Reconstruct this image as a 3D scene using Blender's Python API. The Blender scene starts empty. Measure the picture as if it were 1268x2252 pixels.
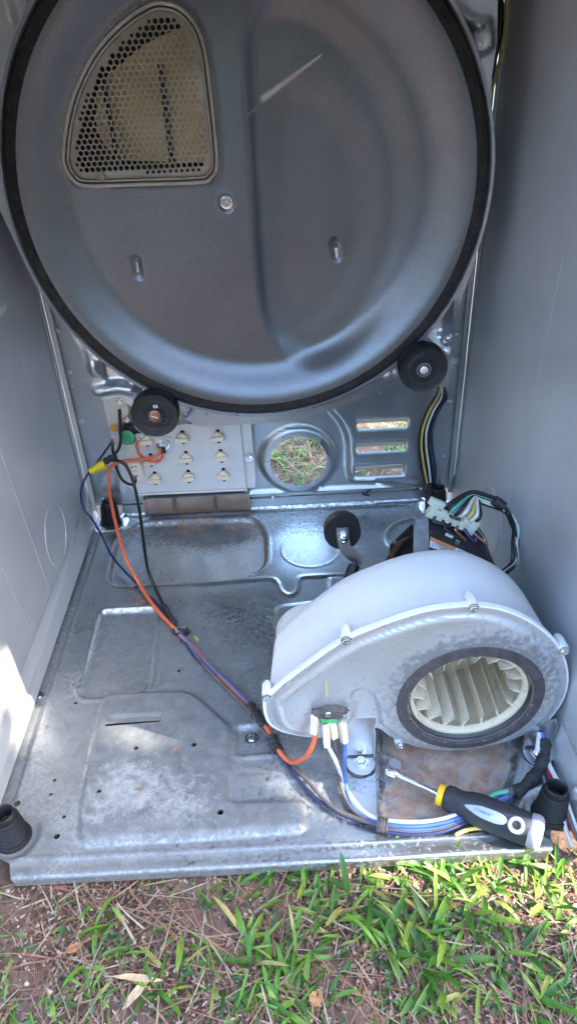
import bpy, bmesh, math, random
import numpy as np
from mathutils import Vector, Matrix, Euler
from mathutils.geometry import delaunay_2d_cdt

# ------------------------------------------------------------------ camera, sky, sun, exposure
SC = bpy.context.scene
CAM = np.array([0.37609, -0.43211, 0.76784])
YAW, PIT, ROL, FPX = 0.00339, 0.5959, -0.05006, 1554.5
CF = np.array([math.sin(YAW)*math.cos(PIT), math.cos(YAW)*math.cos(PIT), -math.sin(PIT)])
_r0 = np.array([math.cos(YAW), -math.sin(YAW), 0.0]); _u0 = np.cross(_r0, CF)
CR = _r0*math.cos(ROL)+_u0*math.sin(ROL); CU = -_r0*math.sin(ROL)+_u0*math.cos(ROL)
cd = bpy.data.cameras.new('camera'); cam = bpy.data.objects.new('camera', cd)
SC.collection.objects.link(cam); SC.camera = cam
cd.sensor_fit = 'VERTICAL'; cd.sensor_height = 24.0; cd.lens = 24.0*FPX/2252.0
cd.clip_start = 0.02; cd.clip_end = 500
cam.matrix_world = Matrix(((CR[0], CU[0], -CF[0], CAM[0]), (CR[1], CU[1], -CF[1], CAM[1]),
                           (CR[2], CU[2], -CF[2], CAM[2]), (0, 0, 0, 1)))
SUN_TO = Vector((1.0, -0.38, 0.62)).normalized()          # direction towards the sun
world = bpy.data.worlds.new('World'); SC.world = world; world.use_nodes = True
wn = world.node_tree; bg = wn.nodes['Background']
sky = wn.nodes.new('ShaderNodeTexSky'); sky.sky_type = 'NISHITA'; sky.sun_disc = False
sky.sun_elevation = math.asin(SUN_TO.z); sky.sun_rotation = math.atan2(SUN_TO.x, SUN_TO.y)
sky.air_density = 1.0; sky.dust_density = 1.2; sky.ozone_density = 1.0
wn.links.new(sky.outputs[0], bg.inputs[0]); bg.inputs[1].default_value = 0.15
sl = bpy.data.lights.new('sun', 'SUN'); sl.energy = 3.0; sl.angle = math.radians(0.5); sl.color = (1.0, 0.93, 0.82)
sun = bpy.data.objects.new('sun', sl); SC.collection.objects.link(sun)
sun.rotation_euler = SUN_TO.to_track_quat('Z', 'Y').to_euler()
SC.view_settings.view_transform = 'Standard'; SC.view_settings.look = 'None'
SC.view_settings.exposure = 3.6; SC.view_settings.gamma = 1.0
SC.view_settings.use_curve_mapping = False
SC.cycles.max_bounces = 8; SC.cycles.use_denoising = True

random.seed(7); RNG = np.random.default_rng(7)
COL = SC.collection
W, D, TOP, GZ = 0.70, 0.72, 0.90, -0.022

# ------------------------------------------------------------------ helpers
def at(u, v, ax, val):                       # a point of the plane (axis = value) seen in the photograph's direction
    d = CF*FPX + CR*(u-634) + CU*(1126-v)
    return CAM + d*((val-CAM[ax])/d[ax])
def P(u, v, ax, val):
    return Vector([float(q) for q in at(u, v, {'x': 0, 'y': 1, 'z': 2}[ax], val)])
def tag(o, label=None, cat=None, group=None, kind=None):
    for k, v in (('label', label), ('category', cat), ('group', group), ('kind', kind)):
        if v: o[k] = v
    return o
def thing(name, label, cat, loc=(0, 0, 0), group=None):
    o = bpy.data.objects.new(name, None); COL.objects.link(o); o.location = loc; o.empty_display_size = .02
    return tag(o, label, cat, group)
def wloc(o):
    v = Vector((0, 0, 0))
    while o: v += o.location; o = o.parent
    return v
def mesh(name, vs, fs, mat, parent=None, smooth=True, angle=40, loc=None):
    off = wloc(parent) if parent else Vector((0, 0, 0))
    if loc is not None: off = Vector(loc)
    me = bpy.data.meshes.new(name)
    a = np.asarray([tuple(v) for v in vs], dtype=float) - np.array(off)
    me.from_pydata(a.tolist(), [], [list(map(int, f)) for f in fs]); me.update()
    o = bpy.data.objects.new(name, me); COL.objects.link(o)
    if parent: o.parent = parent; o.location = off - wloc(parent)
    elif loc is not None: o.location = loc
    if isinstance(mat, (list, tuple)):
        for m in mat: me.materials.append(m)
    else: me.materials.append(mat)
    if smooth:
        me.polygons.foreach_set('use_smooth', [True]*len(me.polygons))
        if angle and angle < 180: me.set_sharp_from_angle(angle=math.radians(angle))
    return o
def frame(d):
    d = Vector(d).normalized(); q = d.to_track_quat('Z', 'Y'); m = q.to_matrix()
    return m.col[0], m.col[1], d
class MB:
    def __init__(s): s.v, s.f, s.m, s.cm = [], [], [], 0
    def add(s, vs, fs):
        n = len(s.v); s.v += [Vector(v) for v in vs]; s.f += [[i+n for i in f] for f in fs]; s.m += [s.cm]*len(fs); return s
    def box(s, c, sz, rot=None, bev=0.0):
        bm = bmesh.new(); bmesh.ops.create_cube(bm, size=1)
        for v in bm.verts: v.co = Vector((v.co.x*sz[0], v.co.y*sz[1], v.co.z*sz[2]))
        if bev: bmesh.ops.bevel(bm, geom=bm.edges[:], offset=bev, segments=2, affect='EDGES', profile=.7)
        M = rot if rot is not None else Matrix.Identity(3)
        bm.verts.index_update()
        s.add([M @ v.co + Vector(c) for v in bm.verts], [[v.index for v in f.verts] for f in bm.faces]); bm.free(); return s
    def lathe(s, prof, o, d, n=24, cap=True, ph=0):
        a, b, d = frame(d); o = Vector(o); vs = []; fs = []
        for r, h in prof:
            for k in range(n):
                t = 2*math.pi*k/n+ph; vs.append(o + d*h + (a*math.cos(t)+b*math.sin(t))*r)
        for i in range(len(prof)-1):
            for k in range(n):
                k2 = (k+1) % n; fs.append([i*n+k, i*n+k2, (i+1)*n+k2, (i+1)*n+k])
        if cap:
            if prof[0][0] > 1e-6: fs.append(list(range(n))[::-1])
            if prof[-1][0] > 1e-6: fs.append([(len(prof)-1)*n+k for k in range(n)])
        return s.add(vs, fs)
    def tube(s, pts, r, n=8, sub=6, cap=True):
        pts = smooth_line(pts, sub) if sub > 1 else [Vector(p) for p in pts]
        rr = r if callable(r) else (lambda t: r)
        vs = []; fs = []; t0 = (pts[1]-pts[0]).normalized(); a = t0.orthogonal().normalized()
        for i, p in enumerate(pts):
            t = (pts[min(i+1, len(pts)-1)]-pts[max(i-1, 0)])
            t = t.normalized() if t.length > 1e-9 else t0
            a = (a - t*a.dot(t)); a = a.normalized() if a.length > 1e-6 else t.orthogonal().normalized()
            b = t.cross(a); q = rr(i/(len(pts)-1))
            for k in range(n):
                w = 2*math.pi*k/n; vs.append(p+(a*math.cos(w)+b*math.sin(w))*q)
        for i in range(len(pts)-1):
            for k in range(n):
                k2 = (k+1) % n; fs.append([i*n+k, i*n+k2, (i+1)*n+k2, (i+1)*n+k])
        if cap: fs.append(list(range(n))[::-1]); fs.append([(len(pts)-1)*n+k for k in range(n)])
        return s.add(vs, fs)
    def prism(s, poly, o, a, b, d, h0, h1):        # poly (p,q) along a,b ; extruded along d from h0 to h1
        o, a, b, d = map(Vector, (o, a, b, d)); n = len(poly)
        vs = [o+a*p+b*q+d*h0 for p, q in poly]+[o+a*p+b*q+d*h1 for p, q in poly]
        fs = [list(range(n))[::-1], [n+i for i in range(n)]]
        for i in range(n): j = (i+1) % n; fs.append([i, j, n+j, n+i])
        return s.add(vs, fs)
    def out(s, name, mat, parent=None, smooth=True, angle=40, loc=None):
        o = mesh(name, s.v, s.f, mat, parent, smooth, angle, loc)
        if any(s.m): o.data.polygons.foreach_set('material_index', s.m)
        return o
def smooth_line(pts, sub=6, closed=False):
    p = [Vector(q) for q in pts]; n = len(p); out = []
    for i in range(n if closed else n-1):
        if closed: a, b, c, d = p[(i-1) % n], p[i], p[(i+1) % n], p[(i+2) % n]
        else: a, b, c, d = p[max(i-1, 0)], p[i], p[i+1], p[min(i+2, n-1)]
        for k in range(sub):
            t = k/sub
            out.append(.5*((2*b)+(c-a)*t+(2*a-5*b+4*c-d)*t*t+(3*b-a-3*c+d)*t**3))
    if not closed: out.append(p[-1])
    return out
def sm2(pts, sub=5, closed=True):
    return [(q.x, q.y) for q in smooth_line([(p[0], p[1], 0) for p in pts], sub, closed)]
def pz(pts, z=0.0): return [tuple(at(u, v, 2, z)[[0, 1]]) for u, v in pts]      # outline on a level plane -> (x, y)
def py(pts, y): return [tuple(at(u, v, 1, y)[[0, 2]]) for u, v in pts]          # outline on a wall plane -> (x, z)
def sstep(a, b, x): t = np.clip((x-a)/(b-a), 0, 1); return t*t*(3-2*t)
def segd(X, Y, pts, closed=False):
    d = np.full(X.shape, 9.0); n = len(pts)
    for i in range(n if closed else n-1):
        ax, ay = pts[i]; bx, by = pts[(i+1) % n]; ex, ey = bx-ax, by-ay; L = ex*ex+ey*ey+1e-12
        t = np.clip(((X-ax)*ex+(Y-ay)*ey)/L, 0, 1)
        d = np.minimum(d, np.hypot(X-ax-t*ex, Y-ay-t*ey))
    return d
def inside(X, Y, poly):
    c = np.zeros(X.shape, bool); n = len(poly)
    for i in range(n):
        ax, ay = poly[i]; bx, by = poly[(i+1) % n]
        m = ((ay > Y) != (by > Y))
        xx = (bx-ax)*(Y-ay)/((by-ay) if abs(by-ay) > 1e-12 else 1e-12)+ax
        c ^= m & (X < xx)
    return c
def sdp(X, Y, poly):                                       # signed distance, negative inside
    d = segd(X, Y, poly, True); return np.where(inside(X, Y, poly), -d, d)
def circ(cx, cy, r, n=12, ph=0): return [(cx+r*math.cos(2*math.pi*k/n+ph), cy+r*math.sin(2*math.pi*k/n+ph)) for k in range(n)]
def rrect(x0, y0, x1, y1, r, n=4):
    o = []
    for cx, cy, a in ((x1-r, y1-r, 0), (x0+r, y1-r, 90), (x0+r, y0+r, 180), (x1-r, y0+r, 270)):
        for k in range(n+1): t = math.radians(a+90*k/n); o.append((cx+r*math.cos(t), cy+r*math.sin(t)))
    return o
def rpoly(pts, r, n=4):                                    # round the corners of a polygon
    o = []; m = len(pts)
    for i in range(m):
        p, a, b = Vector(pts[i]), Vector(pts[i-1]), Vector(pts[(i+1) % m])
        ra = min(r, (a-p).length*.45); rb = min(r, (b-p).length*.45)
        s, e = p+(a-p).normalized()*ra, p+(b-p).normalized()*rb
        for k in range(n+1):
            t = k/n; q = s*(1-t)**2+p*2*t*(1-t)+e*t*t; o.append((q.x, q.y))
    return o
def sheet(name, mat, parent, outer, holes, step, hfun, place, jit=0.0, attrs=None, angle=60):
    """a pressed metal sheet: outline and real holes, embossed by hfun(x, y)"""
    ox = [p[0] for p in outer]; oy = [p[1] for p in outer]
    gx = np.arange(min(ox)+step*.5, max(ox), step); gy = np.arange(min(oy)+step*.5, max(oy), step)
    X, Y = np.meshgrid(gx, gy); X = X.ravel(); Y = Y.ravel()
    ok = inside(X, Y, outer) & (segd(X, Y, outer, True) > step*.35)
    for h in holes:
        hx = [p[0] for p in h]; hy = [p[1] for p in h]
        nb = (X > min(hx)-step) & (X < max(hx)+step) & (Y > min(hy)-step) & (Y < max(hy)+step)
        idx = np.where(nb & ok)[0]
        if len(idx):
            xs, ys = X[idx], Y[idx]
            bad = inside(xs, ys, h) | (segd(xs, ys, h, True) < step*.35); ok[idx[bad]] = False
    pts = [Vector((float(a), float(b))) for a, b in zip(X[ok], Y[ok])]; edges = []
    for loop in [outer]+list(holes):
        n0 = len(pts); dense = []
        for i in range(len(loop)):
            a, b = Vector(loop[i]), Vector(loop[(i+1) % len(loop)])
            k = max(1, int((b-a).length/step)) if loop is outer or (b-a).length > 2*step else 1
            dense += [a.lerp(b, j/k) for j in range(k)]
        pts += dense; m = len(dense); edges += [(n0+i, n0+(i+1) % m) for i in range(m)]
    r = delaunay_2d_cdt(pts, edges, [], 0, 1e-7)
    V = np.array([(p.x, p.y) for p in r[0]]); F = np.array([list(f) for f in r[2]])
    C = V[F].mean(1); keep = inside(C[:, 0], C[:, 1], outer)
    for h in holes:
        hx = [p[0] for p in h]; hy = [p[1] for p in h]
        idx = np.where((C[:, 0] > min(hx)) & (C[:, 0] < max(hx)) & (C[:, 1] > min(hy)) & (C[:, 1] < max(hy)))[0]
        if len(idx): keep[idx[inside(C[idx, 0], C[idx, 1], h)]] = False
    F = F[keep]
    H = hfun(V[:, 0], V[:, 1]); XYZ = place(V[:, 0], V[:, 1], H)
    o = mesh(name, XYZ, F, mat, parent, True, angle)
    if attrs:
        col = attrs(V[:, 0], V[:, 1]); ca = o.data.color_attributes.new('wear', 'FLOAT_COLOR', 'POINT')
        if len(col) == len(o.data.vertices): ca.data.foreach_set('color', np.column_stack([col, np.ones(len(col))]).ravel())
    return o

# ------------------------------------------------------------------ materials
def nt(name):
    m = bpy.data.materials.new(name); m.use_nodes = True
    return m, m.node_tree, m.node_tree.nodes['Principled BSDF']
def node(t, typ, **kw):
    n = t.nodes.new(typ)
    for k, v in kw.items(): setattr(n, k, v)
    return n
def noise(t, scale, detail=4, rough=.6, dist=0, coord=None):
    n = node(t, 'ShaderNodeTexNoise'); n.inputs['Scale'].default_value = scale; n.inputs['Detail'].default_value = detail
    n.inputs['Roughness'].default_value = rough; n.inputs['Distortion'].default_value = dist
    if coord is None:
        coord = node(t, 'ShaderNodeTexCoord').outputs['Object']
    t.links.new(coord, n.inputs['Vector']); return n
def ramp(t, src, stops):
    r = node(t, 'ShaderNodeValToRGB'); e = r.color_ramp.elements
    while len(e) < len(stops): e.new(.5)
    for q, (p, c) in zip(e, stops):
        q.position = p; q.color = (c, c, c, 1) if isinstance(c, (int, float)) else (*c, 1)
    t.links.new(src, r.inputs[0]); return r
def mix(t, fac, a, b, typ='RGBA', mode='MIX'):
    n = node(t, 'ShaderNodeMix', data_type=typ)
    if typ == 'RGBA': n.blend_type = mode; ia, ib, oo = n.inputs[6], n.inputs[7], n.outputs[2]
    else: ia, ib, oo = n.inputs[2], n.inputs[3], n.outputs[0]
    for s, i in ((fac, n.inputs[0]), (a, ia), (b, ib)):
        if hasattr(s, 'links') or isinstance(s, bpy.types.NodeSocket): t.links.new(s, i)
        else: i.default_value = (*s, 1) if isinstance(s, (tuple, list)) else s
    return oo
def M(name, col, metal=0.0, rough=.5, var=.12, vs=25, bump=.0, bs=200, dust=0.0, dustc=(.3, .26, .22), speck=0.0, coat=0, rv=.08, sss=0):
    m, t, b = nt(name); L = t.links
    n1 = noise(t, vs, 6); c = tuple(col)
    dark = tuple(x*(1-var) for x in c); light = tuple(min(1, x*(1+var)) for x in c)
    out = ramp(t, n1.outputs[0], [(.3, dark), (.7, light)]).outputs[0]
    if speck:
        n2 = noise(t, 800, 2, .7); r2 = ramp(t, n2.outputs[0], [(.35, 1-speck), (.65, 1+0*speck)])
        out = mix(t, 1.0, out, r2.outputs[0], mode='MULTIPLY')
    rr = node(t, 'ShaderNodeMapRange'); rr.inputs[3].default_value = max(.03, rough-rv); rr.inputs[4].default_value = rough+rv
    L.new(noise(t, vs*2.3, 5).outputs[0], rr.inputs[0]); ro = rr.outputs[0]; me = metal
    if dust:
        nd = noise(t, 38, 8, .7, .6); f = ramp(t, nd.outputs[0], [(.62-dust*.35, 0.0), (.72, 1.0)]).outputs[0]
        f = mix(t, 1.0, f, (dust+.3,)*3, mode='MULTIPLY')
        out = mix(t, f, out, dustc); ro = mix(t, f, ro, .9, 'FLOAT'); me = mix(t, f, metal, 0.0, 'FLOAT')
        L.new(me, b.inputs['Metallic'])
    else: b.inputs['Metallic'].default_value = metal
    L.new(out, b.inputs['Base Color']); L.new(ro, b.inputs['Roughness'])
    if bump:
        bp = node(t, 'ShaderNodeBump'); bp.inputs['Strength'].default_value = bump; bp.inputs['Distance'].default_value = .001
        L.new(noise(t, bs, 5).outputs[0], bp.inputs['Height']); L.new(bp.outputs[0], b.inputs['Normal'])
    if coat: b.inputs['Coat Weight'].default_value = coat
    if sss: b.inputs['Subsurface Weight'].default_value = sss; b.inputs['Subsurface Scale'].default_value = .004
    return m
def M_pan():
    """galvanised pan: spangle, fine dust, plus rust (R), white corrosion (G), soot/dirt with a painted dark reflection (B), each where the wear attribute says"""
    m, t, b = nt('galvanised_pan_steel'); L = t.links
    at_ = node(t, 'ShaderNodeAttribute', attribute_name='wear'); sp = node(t, 'ShaderNodeSeparateColor'); L.new(at_.outputs['Color'], sp.inputs[0])
    base = ramp(t, noise(t, 14, 6, .65).outputs[0], [(.3, (.42, .44, .455)), (.7, (.56, .585, .60))]).outputs[0]
    vo = node(t, 'ShaderNodeTexVoronoi'); vo.inputs['Scale'].default_value = 120
    L.new(node(t, 'ShaderNodeTexCoord').outputs['Object'], vo.inputs['Vector'])
    vr = ramp(t, vo.outputs['Color'], [(0, .93), (1, 1.0)]); base = mix(t, 1.0, base, vr.outputs[0], mode='MULTIPLY')
    ro = node(t, 'ShaderNodeMapRange'); ro.inputs[3].default_value = .22; ro.inputs[4].default_value = .36; L.new(noise(t, 30, 6).outputs[0], ro.inputs[0])
    out, rough, metal = base, ro.outputs[0], .96
    def layer(mask, thr, nscale, colr, rgh, amt=1.0, det=8):
        nonlocal out, rough, metal
        n = noise(t, nscale, det, .68, .4)
        a = node(t, 'ShaderNodeMath', operation='ADD'); L.new(n.outputs[0], a.inputs[0]); L.new(mask, a.inputs[1])
        f = ramp(t, a.outputs[0], [(thr, 0.0), (min(1, thr+.22), amt)]).outputs[0]
        out = mix(t, f, out, colr); rough = mix(t, f, rough, rgh, 'FLOAT'); metal = mix(t, f, metal, 0.0, 'FLOAT')
    z = node(t, 'ShaderNodeValue'); z.outputs[0].default_value = 0.0
    grey = ramp(t, noise(t, 60, 6).outputs[0], [(.3, (.075, .08, .088)), (.7, (.19, .19, .185))]).outputs[0]
    layer(sp.outputs[2], .58, 190, grey, .7, .75, 10)
    layer(sp.outputs[2], .74, 22, grey, .6, .55, 8)
    white = ramp(t, noise(t, 90, 6).outputs[0], [(.3, (.38, .38, .37)), (.7, (.62, .62, .60))]).outputs[0]
    layer(sp.outputs[1], .66, 85, white, .8, .55, 10)
    rust = ramp(t, noise(t, 40, 8, .7).outputs[0], [(.25, (.14, .07, .05)), (.45, (.30, .17, .115)), (.62, (.42, .31, .22)), (.8, (.34, .15, .07))]).outputs[0]
    layer(sp.outputs[0], .72, 60, rust, .85, .93, 10)
    flk = ramp(t, noise(t, 420, 3, .6).outputs[0], [(.70, 0.0), (.74, .8)]).outputs[0]      # lint specks
    out = mix(t, flk, out, (.52, .50, .47)); rough = mix(t, flk, rough, .9, 'FLOAT'); metal = mix(t, flk, metal, 0.0, 'FLOAT')
    L.new(out, b.inputs['Base Color']); L.new(rough, b.inputs['Roughness']); L.new(metal, b.inputs['Metallic'])
    bp = node(t, 'ShaderNodeBump'); bp.inputs['Strength'].default_value = .12; bp.inputs['Distance'].default_value = .0004
    L.new(noise(t, 160, 6).outputs[0], bp.inputs['Height']); L.new(bp.outputs[0], b.inputs['Normal'])
    return m
def M_ramp(name, stops, attr='var', rough=.6, trans=0.0, bump=0):
    m, t, b = nt(name); a = node(t, 'ShaderNodeAttribute', attribute_name=attr)
    out = ramp(t, a.outputs['Fac'], stops).outputs[0]
    n = ramp(t, noise(t, 120, 4).outputs[0], [(.3, .72), (.7, 1.0)]).outputs[0]
    out = mix(t, 1.0, out, n, mode='MULTIPLY'); t.links.new(out, b.inputs['Base Color']); b.inputs['Roughness'].default_value = rough
    if trans:
        tr = node(t, 'ShaderNodeBsdfTranslucent'); ms = node(t, 'ShaderNodeMixShader'); ms.inputs[0].default_value = trans
        t.links.new(out, tr.inputs[0]); t.links.new(b.outputs[0], ms.inputs[1]); t.links.new(tr.outputs[0], ms.inputs[2])
        t.links.new(ms.outputs[0], t.nodes['Material Output'].inputs[0])
    return m
STEEL_PAN = M_pan()
SIDE = M('side_panel_primer', (.68, .70, .73), .45, .36, .12, 3.5, .12, 500, speck=.14, dust=.04, dustc=(.5, .48, .45), rv=.10)
BACKS = M('back_galvanised', (.50, .53, .54), .85, .36, .10, 12, .10, 300, speck=.10)
DOME = M('bulkhead_coated_steel', (.180, .192, .208), .86, .34, .12, 7, .2, 900, speck=.32)
FLANGE = M('stamped_galvanised', (.52, .53, .54), .9, .30, .12, 18, .1, 250)
FLATM = M('light_aluminised_plate', (.74, .71, .67), .45, .42, .06, 20, .05, 300)
SHROUD = M('heat_browned_steel', (.39, .275, .21), .75, .34, .22, 22, .2, 200, dust=.15, dustc=(.1, .08, .07))
FELT = M('charred_felt', (.020, .017, .016), 0, .95, .5, 160, 1.0, 700, dust=.25, dustc=(.075, .06, .052))
FELT2 = M('grey_dusty_felt', (.085, .072, .074), 0, .95, .35, 90, 1.0, 500)
GRILLE = M('scorched_grille_steel', (.24, .20, .16), .6, .42, .2, 18, .1, 300)
BROWN = M('scorched_duct_plate', (.52, .37, .19), .35, .55, .35, 9, .2, 120)
RIMM = M('shiny_tan_rim', (.42, .37, .30), .8, .40, .15, 60)
DARK = M('dark_steel_and_cavity_shade', (.03, .028, .026), .4, .6)  # dark steel; its colour also stands in for shade in cavities and holes
RUBBER = M('black_rubber', (.012, .012, .014), 0, .48, .2, 40, .15, 300, dust=.03, dustc=(.12, .11, .10))
BLACKP = M('black_plastic', (.026, .026, .029), 0, .42, .2, 40, .1, 300, dust=.05, dustc=(.1, .09, .08))
WHITEP = M('white_blower_plastic', (.86, .87, .88), 0, .34, .03, 9, .03, 200, sss=.15)
CREAM = M('cream_impeller_plastic', (.80, .69, .51), 0, .42, .08, 20, .05, 200, dust=.22, dustc=(.18, .15, .12))
CERAM = M('cream_ceramic', (.86, .73, .55), 0, .6, .08, 60, .1, 400)
CHROME = M('bright_zinc_plated', (.72, .73, .74), 1, .18, .08, 60)
COPPER = M('worn_copper_axle', (.32, .17, .11), .9, .35, .3, 120)
ORANGE = M('orange_insulation', (.75, .155, .06), 0, .45, .08, 60, .05, 400)
NAVY = M('navy_insulation', (.018, .026, .085), 0, .38, .15, 60)
BLACKW = M('black_insulation', (.014, .014, .015), 0, .35, .15, 60)
BLUEW = M('blue_insulation', (.07, .15, .42), 0, .4, .12, 60)
WHITEW = M('white_insulation', (.66, .64, .60), 0, .45, .08, 60)
GREYW = M('grey_brown_insulation', (.10, .085, .085), 0, .5, .2, 60)
YELW = M('yellow_insulation', (.58, .46, .12), 0, .4, .1, 60)
GREENW = M('green_insulation', (.08, .42, .30), 0, .4, .15, 60)
REDW = M('dark_red_insulation', (.25, .02, .05), 0, .4, .15, 60)
YELNUT = M('yellow_wire_nut_plastic', (.85, .62, .03), 0, .35, .06, 60)
GREEN = M('green_label_paint', (.10, .48, .20), 0, .45, .06, 60)
GREENINK = M('dark_green_print', (.01, .12, .04), 0, .6)
ORSTICK = M('orange_sticker', (.85, .36, .05), 0, .5, .05, 60)
TAPE = M('frayed_black_tape', (.03, .028, .03), 0, .75, .5, 200, .8, 600, dust=.25, dustc=(.14, .12, .12))
CONN = M('pale_nylon_connector', (.56, .60, .50), 0, .4, .06, 50, sss=.1)
GREYBAND = M('dull_grey_clamp', (.27, .29, .31), .45, .55, .25, 60, .5, 250)
MOTORM = M('black_motor_steel', (.035, .037, .042), .5, .42, .3, 50, .2, 250, dust=.12, dustc=(.14, .12, .1))
LABELW = M('white_label', (.62, .65, .70), 0, .5, .05, 60)
LABELO = M('orange_label', (.62, .20, .08), 0, .5, .05, 60)
LABELB = M('blue_print', (.05, .20, .50), 0, .5)
INK = M('black_print', (.02, .02, .025), 0, .5)
GRIP = M('dark_grey_soft_grip', (.030, .032, .040), 0, .62, .1, 60, .15, 500)
GRIPB = M('light_blue_grey_inlay', (.36, .42, .52), 0, .45, .05, 60)
GRIPINK = M('slate_print', (.12, .15, .23), 0, .5)
YELP = M('yellow_collar_plastic', (.85, .50, .02), 0, .4, .05, 60)
CLEARP = M('milky_end_cap_plastic', (.36, .34, .38), 0, .3, .06, 60, sss=.3)
GLUE = M('yellowed_glue', (.60, .50, .22), 0, .5, .15, 60)
WHITEPAINT = M('white_enamel_edge', (.80, .80, .78), 0, .35, .03, 20)
LINT = M('grey_lint', (.30, .27, .26), 0, .95, .3, 200, 1, 600)
STRIP = M('pale_corner_flange', (.66, .64, .60), .4, .5, .05, 20)
BARK = M('pine_bark', (.16, .10, .07), 0, .9, .45, 6, 1.0, 12)
PETAL = M('yellow_leaf_scrap', (.66, .55, .12), 0, .6, .1, 200)
DRYLEAF = M('dry_orange_leaf', (.42, .19, .08), 0, .7, .3, 150)
TANLEAF = M('dry_tan_leaf', (.46, .34, .20), 0, .7, .25, 150)

# ------------------------------------------------------------------ ground and what grows or lies on it
def M_soil():
    m, t, b = nt('mulchy_soil'); L = t.links
    c1 = ramp(t, noise(t, 22, 10, .75).outputs[0], [(.3, (.10, .056, .04)), (.5, (.19, .115, .082)), (.7, (.28, .19, .142))]).outputs[0]
    c2 = ramp(t, noise(t, 260, 6, .7).outputs[0], [(.3, .55), (.7, 1.0)]).outputs[0]
    L.new(mix(t, 1.0, c1, c2, mode='MULTIPLY'), b.inputs['Base Color']); b.inputs['Roughness'].default_value = .95
    bp = node(t, 'ShaderNodeBump'); bp.inputs['Strength'].default_value = .9; bp.inputs['Distance'].default_value = .003
    L.new(noise(t, 180, 8, .75).outputs[0], bp.inputs['Height']); L.new(bp.outputs[0], b.inputs['Normal']); return m
SOIL = M_soil()
def gh(x, y):                                             # ground height
    return GZ + .0035*np.sin(23*x+1.3)*np.cos(19*y+.4) + .0025*np.sin(61*x+37*y) - .004
gv = []; gf = []
def axis(f0, f1): return list(f0-np.geomspace(120, .02, 16))+list(np.arange(f0, f1, .008))+list(f1+np.geomspace(.008, 120, 16))
gxs = axis(-.45, 1.3); gys = axis(-.5, 1.5)
GX, GY = np.meshgrid(gxs, gys); near = np.exp(-np.maximum(0, np.hypot(GX-.4, GY-.4)-1.2))
RN = RNG.normal(0, .0011, GX.shape)
GH = gh(GX, GY)+RN*near
nx = len(gxs); gi = np.arange(GX.size).reshape(GX.shape)
gf = np.stack([gi[:-1, :-1], gi[:-1, 1:], gi[1:, 1:], gi[1:, :-1]], -1).reshape(-1, 4)
ground = mesh('ground', np.column_stack([GX.ravel(), GY.ravel(), GH.ravel()]), gf, SOIL, None, True, 180)
tag(ground, kind='structure')

def strips(name, mat, items, label):
    """many bent blades in one mesh; items: (x, y, z, length, width, azimuth, lift, bend, var, shape)"""
    vs = []; fs = []; var = []
    for (x, y, z, L, w, az, lift, bend, vr, shp) in items:
        n = 5 if shp != 'chip' else 2
        n0 = len(vs); dx, dy = math.cos(az), math.sin(az); px, py_, el = x, y, lift; pz_ = z; tw = random.uniform(-.5, .5)
        cx, cy = px, py_
        for i in range(n+1):
            t = i/n
            if shp == 'blade': ww = w*(.45+2.2*t*(1-t)*1.25)*(1 if i < n else .04)
            elif shp == 'leaf': ww = w*math.sin(math.pi*min(.97, .06+t*.92))
            elif shp == 'chip': ww = w*(1, .95, .7)[i]
            else: ww = w*(1-.4*t)
            sx, sy = -dy*ww*.5, dx*ww*.5; sz = tw*ww*.4
            fold = ww*.18 if shp in ('blade', 'leaf') else 0
            vs += [(cx+sx, cy+sy, pz_+sz+fold), (cx, cy, pz_), (cx-sx, cy-sy, pz_-sz+fold)]
            st = L/n; cx += dx*math.cos(el)*st; cy += dy*math.cos(el)*st; pz_ += math.sin(el)*st; el -= bend/n
            az2 = az+tw*.12*i; dx, dy = math.cos(az2), math.sin(az2)
            pz_ = max(pz_, GZ-.002)
        for i in range(n):
            a = n0+i*3; fs += [(a, a+1, a+4, a+3), (a+1, a+2, a+5, a+4)]
        var += [vr]*(3*(n+1))
    o = mesh(name, vs, fs, mat, None, True, 180)
    at_ = o.data.attributes.new('var', 'FLOAT', 'POINT'); at_.data.foreach_set('value', var)
    return tag(o, label, name.replace('_', ' '), kind='stuff')
GRASSM = M_ramp('grass_green', [(0, (.030, .085, .012)), (.35, (.065, .19, .016)), (.6, (.14, .30, .025)), (.8, (.23, .31, .045)), (1, (.36, .29, .10))], rough=.42, trans=.25)
CLOVM = M_ramp('low_weed_green', [(0, (.020, .07, .016)), (1, (.07, .17, .03))], rough=.5, trans=.2)
STRAWM = M_ramp('straw', [(0, (.15, .10, .06)), (.5, (.30, .22, .14)), (1, (.44, .35, .24))], rough=.7)
NEEDM = M_ramp('needle', [(0, (.15, .055, .035)), (.6, (.32, .14, .08)), (1, (.42, .24, .14))], rough=.6)
CHIPM = M_ramp('mulch', [(0, (.05, .028, .02)), (.4, (.18, .10, .07)), (.75, (.31, .20, .145)), (1, (.48, .37, .29))], rough=.9)
U = random.uniform
def gxy(u, v): p = at(u, v, 2, GZ); return float(p[0]), float(p[1])
blades, clov, straw, need, chips = [], [], [], [], []
def tuft(x, y, n, s=1.0, spread=.012):
    for _ in range(n):
        az = U(0, 6.28); q = random.random()
        blades.append((x+U(-spread, spread), y+U(-spread, spread), GZ-.003, s*U(.016, .046), s*U(.0016, .0055), az, U(.2, 1.1), U(.5, 1.7), q*.75+U(0, .25), 'blade'))
DRY = lambda x, y: .30*(x < .30)*(y < 0)
fx0, fx1 = -.06, .80
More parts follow.
